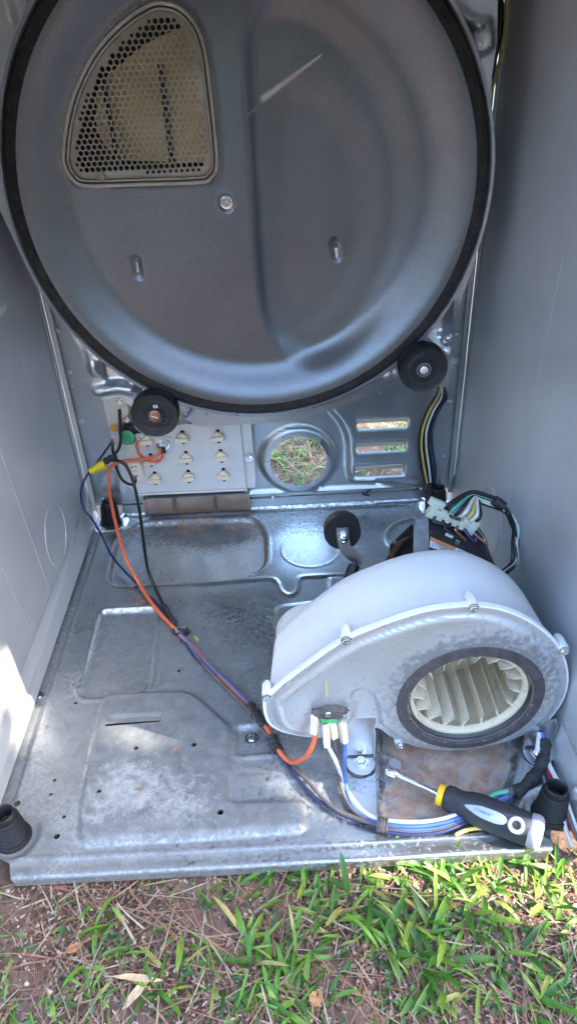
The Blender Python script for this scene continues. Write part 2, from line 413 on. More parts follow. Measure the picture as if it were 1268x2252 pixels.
# hand-placed tufts where the photograph shows them, front strip
for u, v, n, s in [(225, 1990, 6, 1.1), (240, 2060, 9, 1.0), (230, 2130, 10, 1.0), (30, 2060, 5, .8), (10, 2170, 10, .8), (60, 2235, 9, .9), (190, 2225, 12, .9),
                   (430, 2080, 7, 1.2), (370, 2150, 10, 1.0), (330, 2160, 6, .9), (480, 2000, 8, .9), (460, 2130, 8, .9), (560, 2080, 12, 1.1), (600, 2170, 14, 1.1), (640, 2200, 12, 1),
                   (600, 1940, 10, .9), (690, 1930, 12, 1.0), (790, 1960, 14, 1.1), (870, 1930, 12, 1.0), (960, 1920, 14, 1.1), (1000, 1970, 14, 1.2), (1080, 1930, 14, 1.1), (1180, 1960, 13, 1.1),
                   (1240, 1900, 9, 1.0), (700, 2010, 10, 1.0), (760, 2060, 9, 1.0), (860, 2060, 16, 1.3), (920, 2040, 16, 1.3), (960, 2100, 14, 1.3), (890, 2120, 12, 1.2), (1060, 2030, 12, 1.2),
                   (1130, 2060, 10, 1.1), (1180, 2120, 9, 1.0), (1230, 2040, 8, .9), (1170, 2220, 10, 1.1), (1230, 2200, 9, 1.0), (1000, 2170, 8, 1.1), (650, 2080, 10, 1.1), (690, 2230, 10, .9),
                   (540, 1960, 6, .9), (520, 2210, 9, 1.0), (980, 2240, 10, .9), (800, 2230, 5, .9), (1060, 2120, 7, 1.0), (820, 1915, 10, .9), (1140, 1905, 9, .9), (1040, 1905, 9, .9), (930, 1908, 8, .9), (700, 1925, 6, .8)]:
    x, y = gxy(u, v); tuft(x, y, int(n*(1.6 if u > 540 else 1.0)), s, .020)
for _ in range(34): tuft(U(.30, fx1), U(-.26, -.012), random.randint(2, 5), U(.7, 1.1))
for _ in range(26): tuft(U(fx0, .30), U(-.26, .0), random.randint(2, 4), U(.5, .9))
# behind the cabinet (seen through its openings) and around it
for _ in range(95): tuft(U(.2, .80), U(.77, 1.35), random.randint(3, 8), U(.7, 1.2))
for u, v in [(600, 1000), (615, 1005), (680, 1050), (640, 1000), (700, 975), (690, 965)]:
    x, y = gxy(u, v); tuft(x, y, 7, 1.1)
for _ in range(900):
    a = U(0, 6.28); r = U(.5, 2.6); x, y = .35+r*math.cos(a), .35+r*math.sin(a)
    if -.03 < x < .73 and -.03 < y < .77: continue
    tuft(x, y, 4, 1.2)
for _ in range(1100):
    big = random.random() < .45
    x, y = (U(fx0, fx1), U(-.27, .01)) if big else (U(.2, .85), U(.77, 1.4))
    if big and x < .3 and random.random() < .75: continue
    cx, cy = x, y; a0 = U(0, 6.28)
    for k in range(random.choice((2, 3, 3, 4))):
        clov.append((cx, cy, GZ-.001+U(0, .004), U(.004, .010), U(.003, .006), a0+k*2.1+U(-.3, .3), U(.1, .7), U(0, .8), random.random(), 'leaf'))
def scatter(lst, n, box, Lr, wr, lift, bend, shp, pw=1.0):
    for _ in range(n):
        x, y = U(box[0], box[1]), U(box[2], box[3])
        lst.append((x, y, GZ-.004+U(0, .006), U(*Lr), U(*wr), U(0, 6.28), U(*lift), U(*bend), random.random()**pw, shp))
F_ = (fx0, fx1, -.28, .012); B_ = (.2, .85, .745, 1.45)
scatter(straw, 1300, F_, (.015, .06), (.0008, .0022), (-.1, .35), (0, .5), 'stick'); scatter(straw, 2600, B_, (.015, .06), (.0008, .0022), (-.1, .6), (0, .7), 'stick')
scatter(need, 1900, F_, (.02, .08), (.0005, .001), (-.05, .25), (0, .3), 'stick'); scatter(need, 900, B_, (.03, .08), (.0005, .001), (-.05, .4), (0, .3), 'stick')
scatter(chips, 17000, F_, (.0015, .007), (.001, .0035), (-.4, .6), (0, .3), 'chip', 1.2); scatter(chips, 3500, B_, (.002, .007), (.001, .003), (-.4, .6), (0, .3), 'chip')
for u, v in [(150, 1960), (820, 1990), (330, 2010), (820, 2215), (450, 2060), (610, 2150), (120, 2110), (1150, 2160)]:
    x, y = gxy(u, v); a0 = U(0, 6.28)
    for k in range(7): need.append((x, y, GZ+.002, U(.04, .07), .0011, a0+U(-.5, .5)+(3.1 if k % 2 else 0), U(.05, .3), .3, U(.3, 1), 'stick'))
for u, v, L, az, vr in [(560, 2010, .05, .5, .6), (300, 2080, .05, 2.2, .8), (640, 2010, .04, -.5, .9)]:
    x, y = gxy(u, v); straw.append((x, y, GZ+.004, L, .003, az, .2, .4, vr, 'stick'))
strips('grass', GRASSM, blades, 'broad green grass blades in uneven tufts over bare soil')
strips('low_weeds', CLOVM, clov, 'tiny round leaved weeds between the grass tufts')
strips('dead_grass', STRAWM, straw, 'dry tan grass stems lying loose on the soil')
strips('pine_needles', NEEDM, need, 'fallen reddish brown pine needles on the soil')
strips('mulch', CHIPM, chips, 'loose crumbs of bark and dirt covering the soil')
def flat_leaf(name, label, cat, u, v, L, w, az, mat, z=GZ+.006, on='z', tilt=.25, lob=0):
    x, y, _ = at(u, v, 2, z); vs = []; fs = []; n = 9
    for i in range(n+1):
        t = i/n; ww = w*.5*math.sin(math.pi*min(.98, .04+.95*t))**.8*(1+lob*math.sin(9*t))
        for s in (-1, -.5, 0, .5, 1):
            lx = (t-.5)*L; ly = s*ww; zz = abs(s)*ww*tilt+.10*L*math.sin(3*t+1)*.4+.0008*math.sin(17*t+3*s)
            vs.append((x+lx*math.cos(az)-ly*math.sin(az), y+lx*math.sin(az)+ly*math.cos(az), z+zz))
    for i in range(n):
        for k in range(4): a = i*5+k; fs.append((a, a+1, a+6, a+5))
    m = MB(); m.add(vs, fs)
    m.tube([vs[2], ((vs[2][0]-.2*L*math.cos(az)), vs[2][1]-.2*L*math.sin(az), z)], .0005, 5, 1)
    return tag(m.out(name, mat, None, True, 180, loc=(x, y, z)), label, cat)
flat_leaf('dry_leaf', 'pale tan dry leaf lying on the soil below the middle of the pan edge', 'leaf', 300, 2185, .036, .009, -2.3, TANLEAF, GZ+.004)
flat_leaf('dry_leaf', 'small orange brown curled leaf on the soil at the bottom centre', 'leaf', 695, 2195, .017, .013, 1.1, DRYLEAF, GZ+.004, lob=.1)
flat_leaf('dry_leaf', 'long straw coloured leaf blade lying across the lower left grass', 'leaf', 305, 2152, .050, .007, -.1, TANLEAF, GZ+.006)
flat_leaf('dry_leaf', 'reddish dry leaf on bare soil near the left pan corner', 'leaf', 165, 2085, .016, .010, .5, DRYLEAF, GZ+.003, lob=.1)
for i, (u, v, r, lab) in enumerate([(18, 1960, .0032, 'small pale pebble on bare soil just under the left pan corner'), (316, 2062, .0020, 'tiny white pebble on crumbled dirt below the pan'), (382, 2182, .003, 'whitish pebble beside the tan dry leaf'), (60, 2165, .0026, 'pale pebble in the lower left soil'), (332, 2212, .0026, 'light pebble low on the soil right of the tan dry leaf')]):
    x, y = gxy(u, v); bm = bmesh.new(); bmesh.ops.create_icosphere(bm, subdivisions=2, radius=r)
    for q in bm.verts: q.co = Vector((q.co.x*U(1.0, 1.15), q.co.y*U(.75, .85), q.co.z*U(.55, .65)))
    o = mesh('pebble', [q.co+Vector((x, y, GZ+.001)) for q in bm.verts], [[q.index for q in f.verts] for f in bm.faces], TANLEAF if i % 2 else LINT, None, True, 180, loc=(x, y, GZ)); bm.free()
    tag(o, lab, 'pebble', 'pebbles on the soil')

# two pines added out of view on the right to shade the ground round the cabinet
NEEDLEG = M('pine_foliage', (.05, .09, .035), 0, .7, .4, 5)
def pine(x0, y0, rad, label, low=0):
    tree = thing('added_shade_pine', label, 'tree', (x0, y0, GZ))
    tb = MB(); tb.tube([(x0, y0, GZ-.1), (x0, y0+.01, 1.2), (x0+.02, y0-.02, 3), (x0-.03, y0+.02, 6), (x0+.02, y0, 9)], lambda t: rad*(1-.35*t), 28, 8)
    for v in tb.v:
        a = math.atan2(v.y-y0, v.x-x0); k = 1+.03*math.sin(a*9+v.z*3)+.02*math.sin(a*17+v.z*7); v.x = x0+(v.x-x0)*k; v.y = y0+(v.y-y0)*k
    tb.out('trunk', BARK, tree, True, 180); cb = MB()
    for k in range(22):
        a = U(0, 6.28); z = U(7.4, 9.8); L = U(.8, 1.8)*(10.8-z)/3.5; p0 = Vector((x0, y0, z)); p1 = p0+Vector((math.cos(a)*L, math.sin(a)*L, U(0, .5)))
        cb.tube([p0, (p0+p1)/2+Vector((0, 0, .15)), p1], lambda t: .06*(1-.8*t), 6, 3)
        for j in range(40):
            c = p0.lerp(p1, U(.3, 1.05))+Vector((U(-.25, .25), U(-.25, .25), U(-.12, .2)))
            for q in range(3):
                d = Vector((U(-1, 1), U(-1, 1), U(-.3, 1))).normalized()*U(.12, .24); s_ = d.orthogonal().normalized()*.014
                cb.add([c-s_, c+s_, c+d], [(0, 1, 2)])
    for k in range(low):                                    # low side branches, sprays left open to dapple the sunlight
        c = Vector((x0+U(-.6, .6), U(-2.25, -1.02), U(1.45, 3.3)))
        if c.z > 2.5 and c.y > -1.15: c.y -= .25
        cb.tube([(x0, y0, c.z-.15), (c+Vector((x0, y0, c.z)))/2, c], lambda t: .022*(1-.7*t), 5, 3)
        for j in range(15):
            p = c+Vector((random.gauss(0, .10), random.gauss(0, .085), random.gauss(0, .085)))
            d = Vector((U(-1, 1), U(-1, 1), U(-1, 1))).normalized()*U(.07, .12); e = d.orthogonal().normalized()*U(.025, .045)
            cb.add([p, p+d*.5+e, p+d, p+d*.5-e], [(0, 1, 2, 3)])
    cb.out('crown', NEEDLEG, tree, False)
pine(4.0, -1.50, .16, 'added unseen pine whose low leafy branches dapple the light right of the metal cabinet', 62)
pine(3.5, -.23, .18, 'added unseen slender pine that shades the ground behind the metal cabinet')
# unseen tree line added behind the camera to cut the low sky light
wv = []; wf = []
def tree_line_at(t):
    a = math.radians(200+150*t); R_ = 4.6+.5*math.sin(7*t); return 0.3+R_*1.15*math.cos(a), .2+R_*math.sin(a)*.95
for i in range(15000):
    t = U(0, 1); x, y = tree_line_at(t); hgt = 1.9+.5*math.sin(11*t+1)+.4*math.sin(29*t)
    z = hgt*random.random()**.8; r = random.gauss(0, .28); x += r*math.cos(math.radians(200+150*t)); y += r*math.sin(math.radians(200+150*t))
    d = Vector((U(-1, 1), U(-1, 1), U(-1, 1))).normalized()*U(.10, .20); e = d.orthogonal().normalized()*U(.05, .09); n0 = len(wv)
    wv += [(x, y, z), (x+d.x*.5+e.x, y+d.y*.5+e.y, z+d.z*.5+e.z), (x+d.x, y+d.y, z+d.z), (x+d.x*.5-e.x, y+d.y*.5-e.y, z+d.z*.5-e.z)]; wf.append((n0, n0+1, n0+2, n0+3))
tag(mesh('added_tree_line', wv, wf, M('added_tree_line_leaves', (.055, .10, .035), 0, .6, .4, 3), None, False), 'unseen leafy tree line added behind the camera to hold back low sky light', 'shrubbery', kind='stuff')

# ------------------------------------------------------------------ the cabinet
def screw_mb(r=.005, h=.004, washer=1.5, slot=True):
    m = MB()
    m.lathe([(r*washer, 0), (r*washer, .0008), (r*1.05, .0012)], (0, 0, 0), (0, 0, 1), 16)
    m.lathe([(r, .0012), (r, h*.8), (r*.85, h), (r*.5, h), (r*.42, h*.75), (0.00001, h*.72)], (0, 0, 0), (0, 0, 1), 6)
    return m
_scr = {}
def screw(parent, p, d, mat=CHROME, r=.005, washer=1.5, name='screw', label=None, cat=None):
    key = (mat.name, r, washer)
    if key not in _scr:
        o = screw_mb(r, r*.8, washer).out(name, mat, None); _scr[key] = o.data; bpy.data.objects.remove(o)
    o = bpy.data.objects.new(name, _scr[key]); COL.objects.link(o)
    o.parent = parent; o.location = Vector(p)-(wloc(parent) if parent else Vector((0, 0, 0)))
    o.rotation_euler = Vector(d).to_track_quat('Z', 'Y').to_euler(); tag(o, label, cat); return o

cab = thing('dryer_cabinet', 'open metal dryer cabinet with bare pan and grey side walls standing on grass', 'appliance', (.35, .36, GZ))
# side panels (folded sheet with a stiffening rim, faint creases and a round knock-out)
def side_panel(x, s, ring, creases):
    m = MB(); y0, y1, z0, z1 = -.012, D+.022, -.006, TOP
    m.box((x+s*.0016, (y0+y1)/2, (z0+z1)/2), (.0012, y1-y0, z1-z0))
    m.box((x+s*.006, y0+.0012, (z0+z1)/2), (.011, .0016, z1-z0), bev=.0005)
    n = 40; c = ring; pts = [(x, c[0]+c[2]*math.cos(2*math.pi*k/n), c[1]+c[2]*math.sin(2*math.pi*k/n)) for k in range(n+1)]
    m.tube([(q[0]+s*.0012, q[1], q[2]) for q in pts], .0011, 5, 1)
    m.add([(x+s*.0002, -.01, .052), (x+s*.0002, D, .052), (x-s*.0085, D, .0005), (x-s*.0085, .07, .0005), (x-s*.0085, .03, -.004), (x+s*.0, -.01, -.004)], [(0, 1, 2, 3, 4, 5) if s < 0 else (5, 4, 3, 2, 1, 0)])  # wall foot tilted inward, shaped to catch more sky light
    for a, b, r in creases: m.tube([(x+s*(.001+r*.1), *a), (x+s*(.001+r*.1), *b)], r, 5, 1)
    return m.out('side_panel', SIDE, cab, True, 35)
lw = lambda u, v: tuple(at(u, v, 0, 0.0)[[1, 2]]); rw = lambda u, v: tuple(at(u, v, 0, W)[[1, 2]])
cl = lw(125, 1175); cr = rw(1080, 1150)
side_panel(0.0, -1, (cl[0], cl[1], .052), [(lw(0, 985), lw(115, 1310), .0009), (lw(0, 1235), lw(75, 1400), .0006), (lw(40, 760), lw(80, 880), .0005)])
side_panel(W, 1, (cr[0]+.01, cr[1], .052), [(rw(1236, 560), rw(1118, 1120), .0003)])
# outer white enamel of the left front edge, a sliver at the pan corner
tp = MB(); WE = W+.0015; ga, gb = .452, .490  # wedge gap in the top, shaped to drop a sun streak on the bulkhead
tp.add([(-.012, -.012, TOP+.0005), (WE, -.012, TOP+.0005), (WE, ga, TOP+.0005), (W-.012, ga+.003, TOP+.0005), (WE, gb, TOP+.0005), (WE, D+.02, TOP+.0005), (-.012, D+.02, TOP+.0005)],
       [(0, 1, 2, 3), (3, 4, 5, 6), (0, 3, 6)])
tp.box((.35, -.008, TOP-.02), (.72, .006, .045), bev=.001); tp.out('top_panel', SIDE, cab, False)
for x in (-.010, W+.010):
    MB().box((x, -.006, .02), (.016, .012, .055), bev=.002).out('front_edge_trim', WHITEPAINT, cab)

# base pan
HEAT = rpoly(pz([(238, 1287), (255, 1195), (300, 1150), (560, 1140), (583, 1170), (585, 1240), (545, 1272)]), .028)
RECT = rpoly(pz([(222, 1342), (342, 1336), (325, 1500), (308, 1528), (176, 1532)]), .012)
BIG = rpoly(pz([(222, 1560), (238, 1530), (412, 1524), (444, 1545), (506, 1602), (500, 1768), (668, 1764), (672, 1826), (180, 1858), (176, 1790)]), .010)
SCRW = rpoly(pz([(520, 1600), (600, 1592), (612, 1650), (520, 1660)]), .008)
RUSTR = rpoly(pz([(838, 1600), (1130, 1570), (1130, 1690), (1085, 1795), (838, 1810)]), .018)
PLAT = rpoly(pz([(608, 1335), (700, 1325), (700, 1600), (608, 1600)]), .012)
MOT = circ(*at(925, 1185, 2, 0)[[0, 1]], .062, 24)
BACKL = rpoly(pz([(388, 1141), (880, 1116), (935, 1126), (960, 1160), (1010, 1200), (1010, 1099), (240, 1128)]), .012)
RING1 = circ(*at(683, 1208, 2, 0)[[0, 1]], .052, 30); RING2 = rpoly(pz([(612, 1140), (700, 1134), (700, 1147), (622, 1152)]), .008)
WAVE = sm2(pz([(430, 1286), (520, 1279), (590, 1273), (608, 1280), (618, 1300), (634, 1309), (650, 1302), (655, 1283), (662, 1271), (690, 1268), (760, 1264)]), 5, False)
TAB1 = pz([(526, 1668), (595, 1663), (590, 1700), (522, 1702)]); TAB2 = pz([(592, 1720), (666, 1716), (664, 1750), (590, 1755)]); TAB3 = pz([(636, 1664), (698, 1660), (697, 1692), (636, 1695)])
SLT = pz([(234, 1600), (240, 1584), (354, 1578), (353, 1594)])
TAB4 = pz([(724, 1272), (790, 1268), (770, 1300), (722, 1305)])
bootp = [(.036, .052), (.665, .046), (.038, .697), (.664, .690)]
def pan_h(x, y):
    h = np.zeros_like(x)
    def rec(poly, d, w, back=None):
        s = sdp(x, y, poly); return -d*sstep(w*.5, -w*.5, s)
    h += rec(HEAT, .0085, .009)+rec(RECT, .0085, .008)-rec(BIG, .008, .010)+rec(SCRW, .0050, .006)+rec(RUSTR, .008, .009)
    for q in (HEAT, RECT, SCRW, RUSTR): h += .0010*np.exp(-((sdp(x, y, q)-.0065)/.0026)**2)
    h += -rec(PLAT, .004, .008)
    m = sdp(x, y, MOT); h += .004*np.exp(-(m/.004)**2)
    h += .0012*np.exp(-(segd(x, y, WAVE)/.0035)**2)*1.6
    h += .0007*np.exp(-(sdp(x, y, RING1)/.0016)**2)+.0006*np.exp(-(sdp(x, y, RING2)/.0016)**2)
    for tb_ in (TAB1, TAB2, TAB3): h += -.0015*sstep(.0012, -.0012, sdp(x, y, tb_))
    h += .003*sstep(.0015, -.0015, sdp(x, y, TAB4))
    h += -.0025*sstep(.001, -.001, sdp(x, y, SLT))
    h += -.006*sstep(.026, .020, x)*sstep(.05, .075, y)-.006*sstep(W-.026, W-.020, x)*sstep(.05, .075, y)        # wall channels
    h += .0014*np.exp(-((y-.0235)/.0018)**2)-.0010*np.exp(-((y-.014)/.005)**2)                                                       # front bead
    h += .004*np.exp(-((y-(.706-.012*(x-.35)))/.004)**2)*sstep(.12, .16, x)*sstep(.62, .58, x)                   # rear bead
    h += .010*sstep(.712, .719, y)*sstep(.05, .07, x)*sstep(.65, .63, x)
    for bx, by in bootp:
        r = np.hypot(x-bx, y-by); h += .0012*np.exp(-((r-.034)/.005)**2)-.0025*sstep(.034, .026, r)
    h += .00035*np.sin(37*x+11*y+np.sin(21*y))+.0003*np.sin(53*y-17*x)+.0006*np.sin(9*x+2)*np.sin(8*y+1)
    return h
def pan_place(x, y, h):                                    # the front edge rolls over into a short skirt
    R = .0035; z = h.copy(); yy = y.copy(); f = y < R; s = (R-y)
    a = np.clip(s/R, 0, math.pi/2); yy[f] = (R-R*np.sin(a[f])); z[f] = h[f]*np.cos(a[f])-(R-R*np.cos(a[f]))-np.maximum(0, s[f]-R*math.pi/2)
    return np.column_stack([x, yy, z])
def pan_wear_reflection(x, y):
    def blob(poly, w): return sstep(w, -w, sdp(x, y, poly))
    px_ = lambda u, v: at(u, v, 2, 0)[[0, 1]]
    def dot(u, v, r): c = px_(u, v); return np.exp(-((x-c[0])**2+(y-c[1])**2)/(r*r))
    rust = .46*blob(RUSTR, .024)+.22*np.clip(sstep(.715, .69, y)*sstep(.63, .69, y)*sstep(.1, .14, x)*sstep(.42, .3, x), 0, 1)
    rust += .12*sstep(.024, .010, x)+.25*dot(60, 1860, .022)+.10*sstep(W-.02, W, x)+.28*dot(385, 1650, .004)+.28*dot(307, 1735, .006)+.16*dot(460, 1560, .02)+.2*dot(455, 1890, .004)+.2*dot(140, 1840, .008)
    rust += .25*dot(420, 1158, .03)+.2*dot(520, 1160, .03)+.25*dot(270, 1200, .015)+.2*dot(240, 1285, .02)+.2*dot(760, 1630, .03)+.2*dot(560, 1590, .012)
    white = .22*dot(270, 1720, .045)+.20*dot(350, 1740, .05)+.16*dot(430, 1780, .05)+.14*dot(200, 1800, .05)+.05*dot(100, 1880, .03)+.03*dot(600, 1860, .05)+.10*dot(240, 1460, .03)+.12*dot(100, 1640, .03)+.14*dot(400, 1190, .03)+.14*dot(520, 1200, .03)
    dirt = .13*sstep(.62, .2, y)*sstep(.46, .30, x)+.14*blob(BIG, .004)+.06*sstep(.4, .2, y)*sstep(.5, .4, x)+.26*blob(RECT, .004)*.6+.16*dot(460, 1175, .05)+.16*dot(350, 1170, .04)+.13*dot(400, 1390, .06)+.12*sstep(.032, .012, x)  # dirt, plus the raised panel's dark reflection painted in
    dirt += .30*dot(470, 1172, .035)+.22*dot(410, 1168, .03)+.25*dot(530, 1170, .025)+.16*dot(760, 1620, .05)+.16*dot(660, 1630, .03)+.10*dot(430, 1650, .06)+.10*dot(500, 1480, .06)+.3*dot(40, 1850, .03)+.3*dot(80, 1880, .018)+.1*sstep(.60, .66, y)+.03
    return np.column_stack([rust, white, dirt])
pout = [(-.0008, D), (-.0008, .085), (.004, .040), (.010, .026), (.030, .024), (.042, .018), (.047, .004), (.052, -.013),
        (.648, -.013), (.654, .004), (.657, .020), (.664, .030), (.690, .032), (W-.002, .040), (W+.0008, .085), (W+.0008, D)]
hol = []
def ph(u, v, r, n=10): c = at(u, v, 2, 0); hol.append(circ(c[0], c[1], r, n))
for u, v, r in [(393, 1476, .0023), (167, 1546, .0023), (302, 1654, .0028), (428, 1646, .0028), (486, 1794, .0034), (126, 1840, .0038), (121, 1716, .0023), (113, 1747, .0023),
                (222, 1749, .0025), (142, 1797, .0022), (38, 1768, .0045)]: ph(u, v, r)
hol.append(rpoly(pz([(233, 1606), (240, 1598), (355, 1591), (354, 1596)]), .0006, 1))
for bx, by in bootp[:2]: hol.append(circ(bx, by, .009))
pan = sheet('base_pan', STEEL_PAN, cab, pout, hol, .0027, pan_h, pan_place, attrs=pan_wear_reflection)
for h in hol[:11]:                                         # punched burrs round the holes
    cx, cy = sum(p[0] for p in h)/len(h), sum(p[1] for p in h)/len(h); r = math.hypot(h[0][0]-cx, h[0][1]-cy)
    zz = float(pan_h(np.array([cx]), np.array([cy]))[0])
    MB().lathe([(r*.98, -.003), (r*.98, .0003), (r*1.25, .0004), (r*1.35, -.0004)], (cx, cy, zz), (0, 0, 1), 12, False).out('punched_hole_rim', FLANGE, pan)
lc = at(86, 1530, 2, -.005); MB().lathe([(.0005, .001), (.004, .001), (.0048, .0002), (.0060, .0004), (.0068, .002), (.0075, .002), (.0085, -.001)], lc, (0, 0, 1), 18).out('round_stamping', STEEL_PAN, pan)
screw(pan, at(553, 1624, 2, -.004), (0, 0, 1), r=.006)

# back panel with its exhaust opening, pressed field and three hooded slots
PLATE = sm2(py([(728, 900), (752, 930), (767, 965), (770, 1010), (771, 1040), (780, 1054), (805, 1058), (1100, 1044), (1100, 600), (700, 600), (700, 850)], D), 4)
HC = at(656, 1016, 1, D)[[0, 2]]; HR = .0535
SLOTS = [rrect(*sorted_[0], *sorted_[1], .003, 3) for sorted_ in [((at(784, 944, 1, D)[0], at(784, 945, 1, D)[2]), (at(896, 922, 1, D)[0], at(896, 918, 1, D)[2]-.001)),
         ((at(782, 997, 1, D)[0], at(782, 997, 1, D)[2]), (at(892, 975, 1, D)[0], at(892, 971, 1, D)[2]-.001)), ((at(780, 1049, 1, D)[0], at(780, 1049, 1, D)[2]), (at(888, 1027, 1, D)[0], at(888, 1022, 1, D)[2]-.001))]]
def back_h(x, z):
    h = -.012*sstep(-.004, .010, sdp(x, z, PLATE))*sstep(.02, .04, z)*sstep(.25, .22, z)*sstep(.292, .31, x)*sstep(.0, .1, 1-np.abs(x-.35)*0)
    r = np.hypot(x-HC[0], z-HC[1]); h = h+(.010*sstep(HR+.022, HR+.010, r))*(h < -.001)
    for s in SLOTS: h += -.0035*sstep(.004, -.002, sdp(x, z, s))
    h += .003*np.exp(-((z-.052)/.004)**2)*sstep(.50, .515, x)*sstep(.63, .61, x)
    h += .0012*sstep(.296, .292, z)*0-.002*sstep(.285, .287, z)*sstep(.075, .07, x)-.002*sstep(.285, .287, z)*sstep(W-.075, W-.07, x)
    h += .003*np.exp(-(sdp(x, z, rpoly(py([(222, 1090), (222, 1060), (232, 1040), (262, 1030), (268, 1092)], D), .012))/.003)**2)
    return h+.0003*np.sin(31*x+5)*np.sin(27*z)
bholes = [circ(HC[0], HC[1], HR, 48)]+SLOTS
sq = py([(250, 1062), (268, 1062), (270, 1082), (256, 1082)], D)
for k in range(6): t = 1.0+k*2*math.pi/6; bholes.append(circ(HC[0]+(HR+.005)*math.cos(t), HC[1]+(HR+.005)*math.sin(t), .0013, 8))
back = sheet('back_panel', BACKS, cab, [(0, .024), (W, .024), (W, TOP), (0, TOP)], bholes, .005, back_h, lambda x, z, h: np.column_stack([x, D-h, z]))
for s in SLOTS:
    xs = [p[0] for p in s]; zs = [p[1] for p in s]; x0, x1, z0, z1 = min(xs), max(xs), min(zs), max(zs)
    m = MB(); m.add([(x0, D+.001, z1+.001), (x1, D+.001, z1+.001), (x1, D+.014, z1-.72*(z1-z0)), (x0, D+.014, z1-.72*(z1-z0))], [(0, 1, 2, 3)])
    for xx in (x0, x1): m.add([(xx, D+.001, z1), (xx, D+.014, z1-.72*(z1-z0)), (xx, D+.001, z0)], [(0, 1, 2)])
    m.out('louvre_hood', BACKS, cab, False)
# bent flap at the exhaust opening
fl = MB(); fl.add([(*at(706, 962, 1, D+.002),), (*at(726, 1022, 1, D+.002),), (*at(722, 1005, 1, D-.012),), (*at(703, 972, 1, D-.012),)], [(0, 1, 2, 3)]); fl.out('bent_flap', BACKS, cab, False)
# rail where pan and back meet
rl = MB(); rl.box((.353, D-.006, .019), (.585, .010, .016), bev=.0015); rl.box((.353, D-.0035, .031), (.585, .0045, .0035), bev=.001)
rail = rl.out('rear_rail', BACKS, cab)
for u, v in [(926, 1077), (600, 1094), (228, 1100)]: screw(cab, at(u, v, 1, D-.011), (0, -1, 0), r=.003, washer=1.2)
# pale corner flanges and the bracket plates above
for x, s, u0 in ((.0035, 1, 0), (W-.0035, -1, 1)):
    m = MB(); m.box((x+s*.004, D-.010, .49), (.0085, .0016, .94), bev=.0005); m.box((x-s*.002, D-.016, .49), (.0014, .012, .94), bev=.0005)
    m.out('corner_flange', STRIP if s > 0 else BACKS, cab)
for u, v, r in [(180, 926, .0055), (227, 1099, .0042), (155, 818, .0042), (161, 849, .0034), (128, 728, .0045), (988, 883, .0055), (974, 1002, .0035), (968, 1055, .0035), (1003, 735, .0040), (997, 807, .0030)]:
    p = at(u, v, 1, D-.001); MB().lathe([(.0001, .0005), (r*.35, .0005), (r*.4, .0016), (r*.9, .0014), (r, 0)], p, (0, -1, 0), 16).out('rivet', CHROME if u > 900 else STRIP, cab)
bk = MB(); kp = at(832, 856, 1, D-.002); bk.box(kp, (.010, .003, .016), bev=.002); bk.box(kp+np.array([.003, -.004, 0]), (.003, .008, .014), bev=.001); bk.out('hanging_tab', CHROME, cab)
lb = MB(); p = at(806, 1088, 1, D-.013)
for k in range(10): c = Vector(p)+Vector((U(-.008, .006), U(-.002, .002), U(-.004, .005))); lb.tube([c, c+Vector((U(-.006, .006), U(-.003, .001), U(-.004, .008)))], .0011, 5, 1)
tag(lb.out('lint_wisp', FELT, None, loc=p), 'small dark wisp of lint stuck on the rear rail below the lowest slot', 'lint')

# ------------------------------------------------------------------ drum bulkhead
BC = (.35, .59516); BR = .2885; BY = .5394
bulk = thing('drum_bulkhead', 'big round dark grey drum back plate with black felt rim and perforated grille', 'bulkhead', (.35, .58, .30))
GROUT = sm2(py([(138, 340), (144, 372), (160, 396), (190, 410), (300, 408), (440, 403), (466, 392), (479, 366), (476, 300), (464, 190), (452, 105), (432, 52), (398, 15), (362, 3), (328, 7), (270, 45), (210, 110), (168, 190), (147, 262)], .565), 4)
SC_ = np.array([sum(p[0] for p in GROUT)/len(GROUT), sum(p[1] for p in GROUT)/len(GROUT)])
def inset(poly, d):
    n = len(poly); o = []
    A = sum(poly[i][0]*poly[(i+1) % n][1]-poly[(i+1) % n][0]*poly[i][1] for i in range(n)); s = 1 if A > 0 else -1
    for i in range(n):
        a, b = Vector(poly[i-1]), Vector(poly[(i+1) % n]); t = (b-a).normalized(); nn = Vector((-t.y, t.x))*s; o.append(tuple(Vector(poly[i])+nn*d))
    return o
GRIN = inset(GROUT, .0065)
DUCT = sm2(py([(548, 160), (552, 70), (590, 10), (660, 10), (760, 70), (840, 180), (885, 310), (895, 430), (870, 560), (820, 670), (760, 745), (690, 778), (620, 750), (585, 690), (572, 600), (560, 400)], .575), 4)
FAN = sm2(py([(600, 230), (660, 190), (740, 240), (800, 350), (815, 470), (790, 590), (730, 690), (660, 715), (610, 660), (590, 560), (585, 400)], .58), 4)
def dome_d(x, z):
    r = np.hypot(x-BC[0], z-BC[1])
    d = .026*sstep(BR-.002, BR-.062, r)
    s = sdp(x, z, DUCT); w = .009+.014*sstep(.362, .40, x)
    d += .010*sstep(w, -w, s)
    s = sdp(x, z, FAN); d += .006*sstep(.026, -.026, s)
    g = sdp(x, z, GROUT); d += -.0035*np.exp(-(g/.003)**2)+.004*sstep(.001, -.004, g)
    nc = at(498, 447, 1, .567)[[0, 2]]; rr = np.hypot(x-nc[0], z-nc[1]); d += .003*sstep(.011, .008, rr)-.0012*np.exp(-((rr-.0115)/.002)**2)
    for u, v in ((303, 588), (741, 556)):
        a = at(u-3, v-16, 1, .567)[[0, 2]]; b = at(u+2, v+14, 1, .567)[[0, 2]]; q = segd(x, z, [tuple(a), tuple(b)])
        d += .0035*sstep(.0075, .0045, q)
    return d
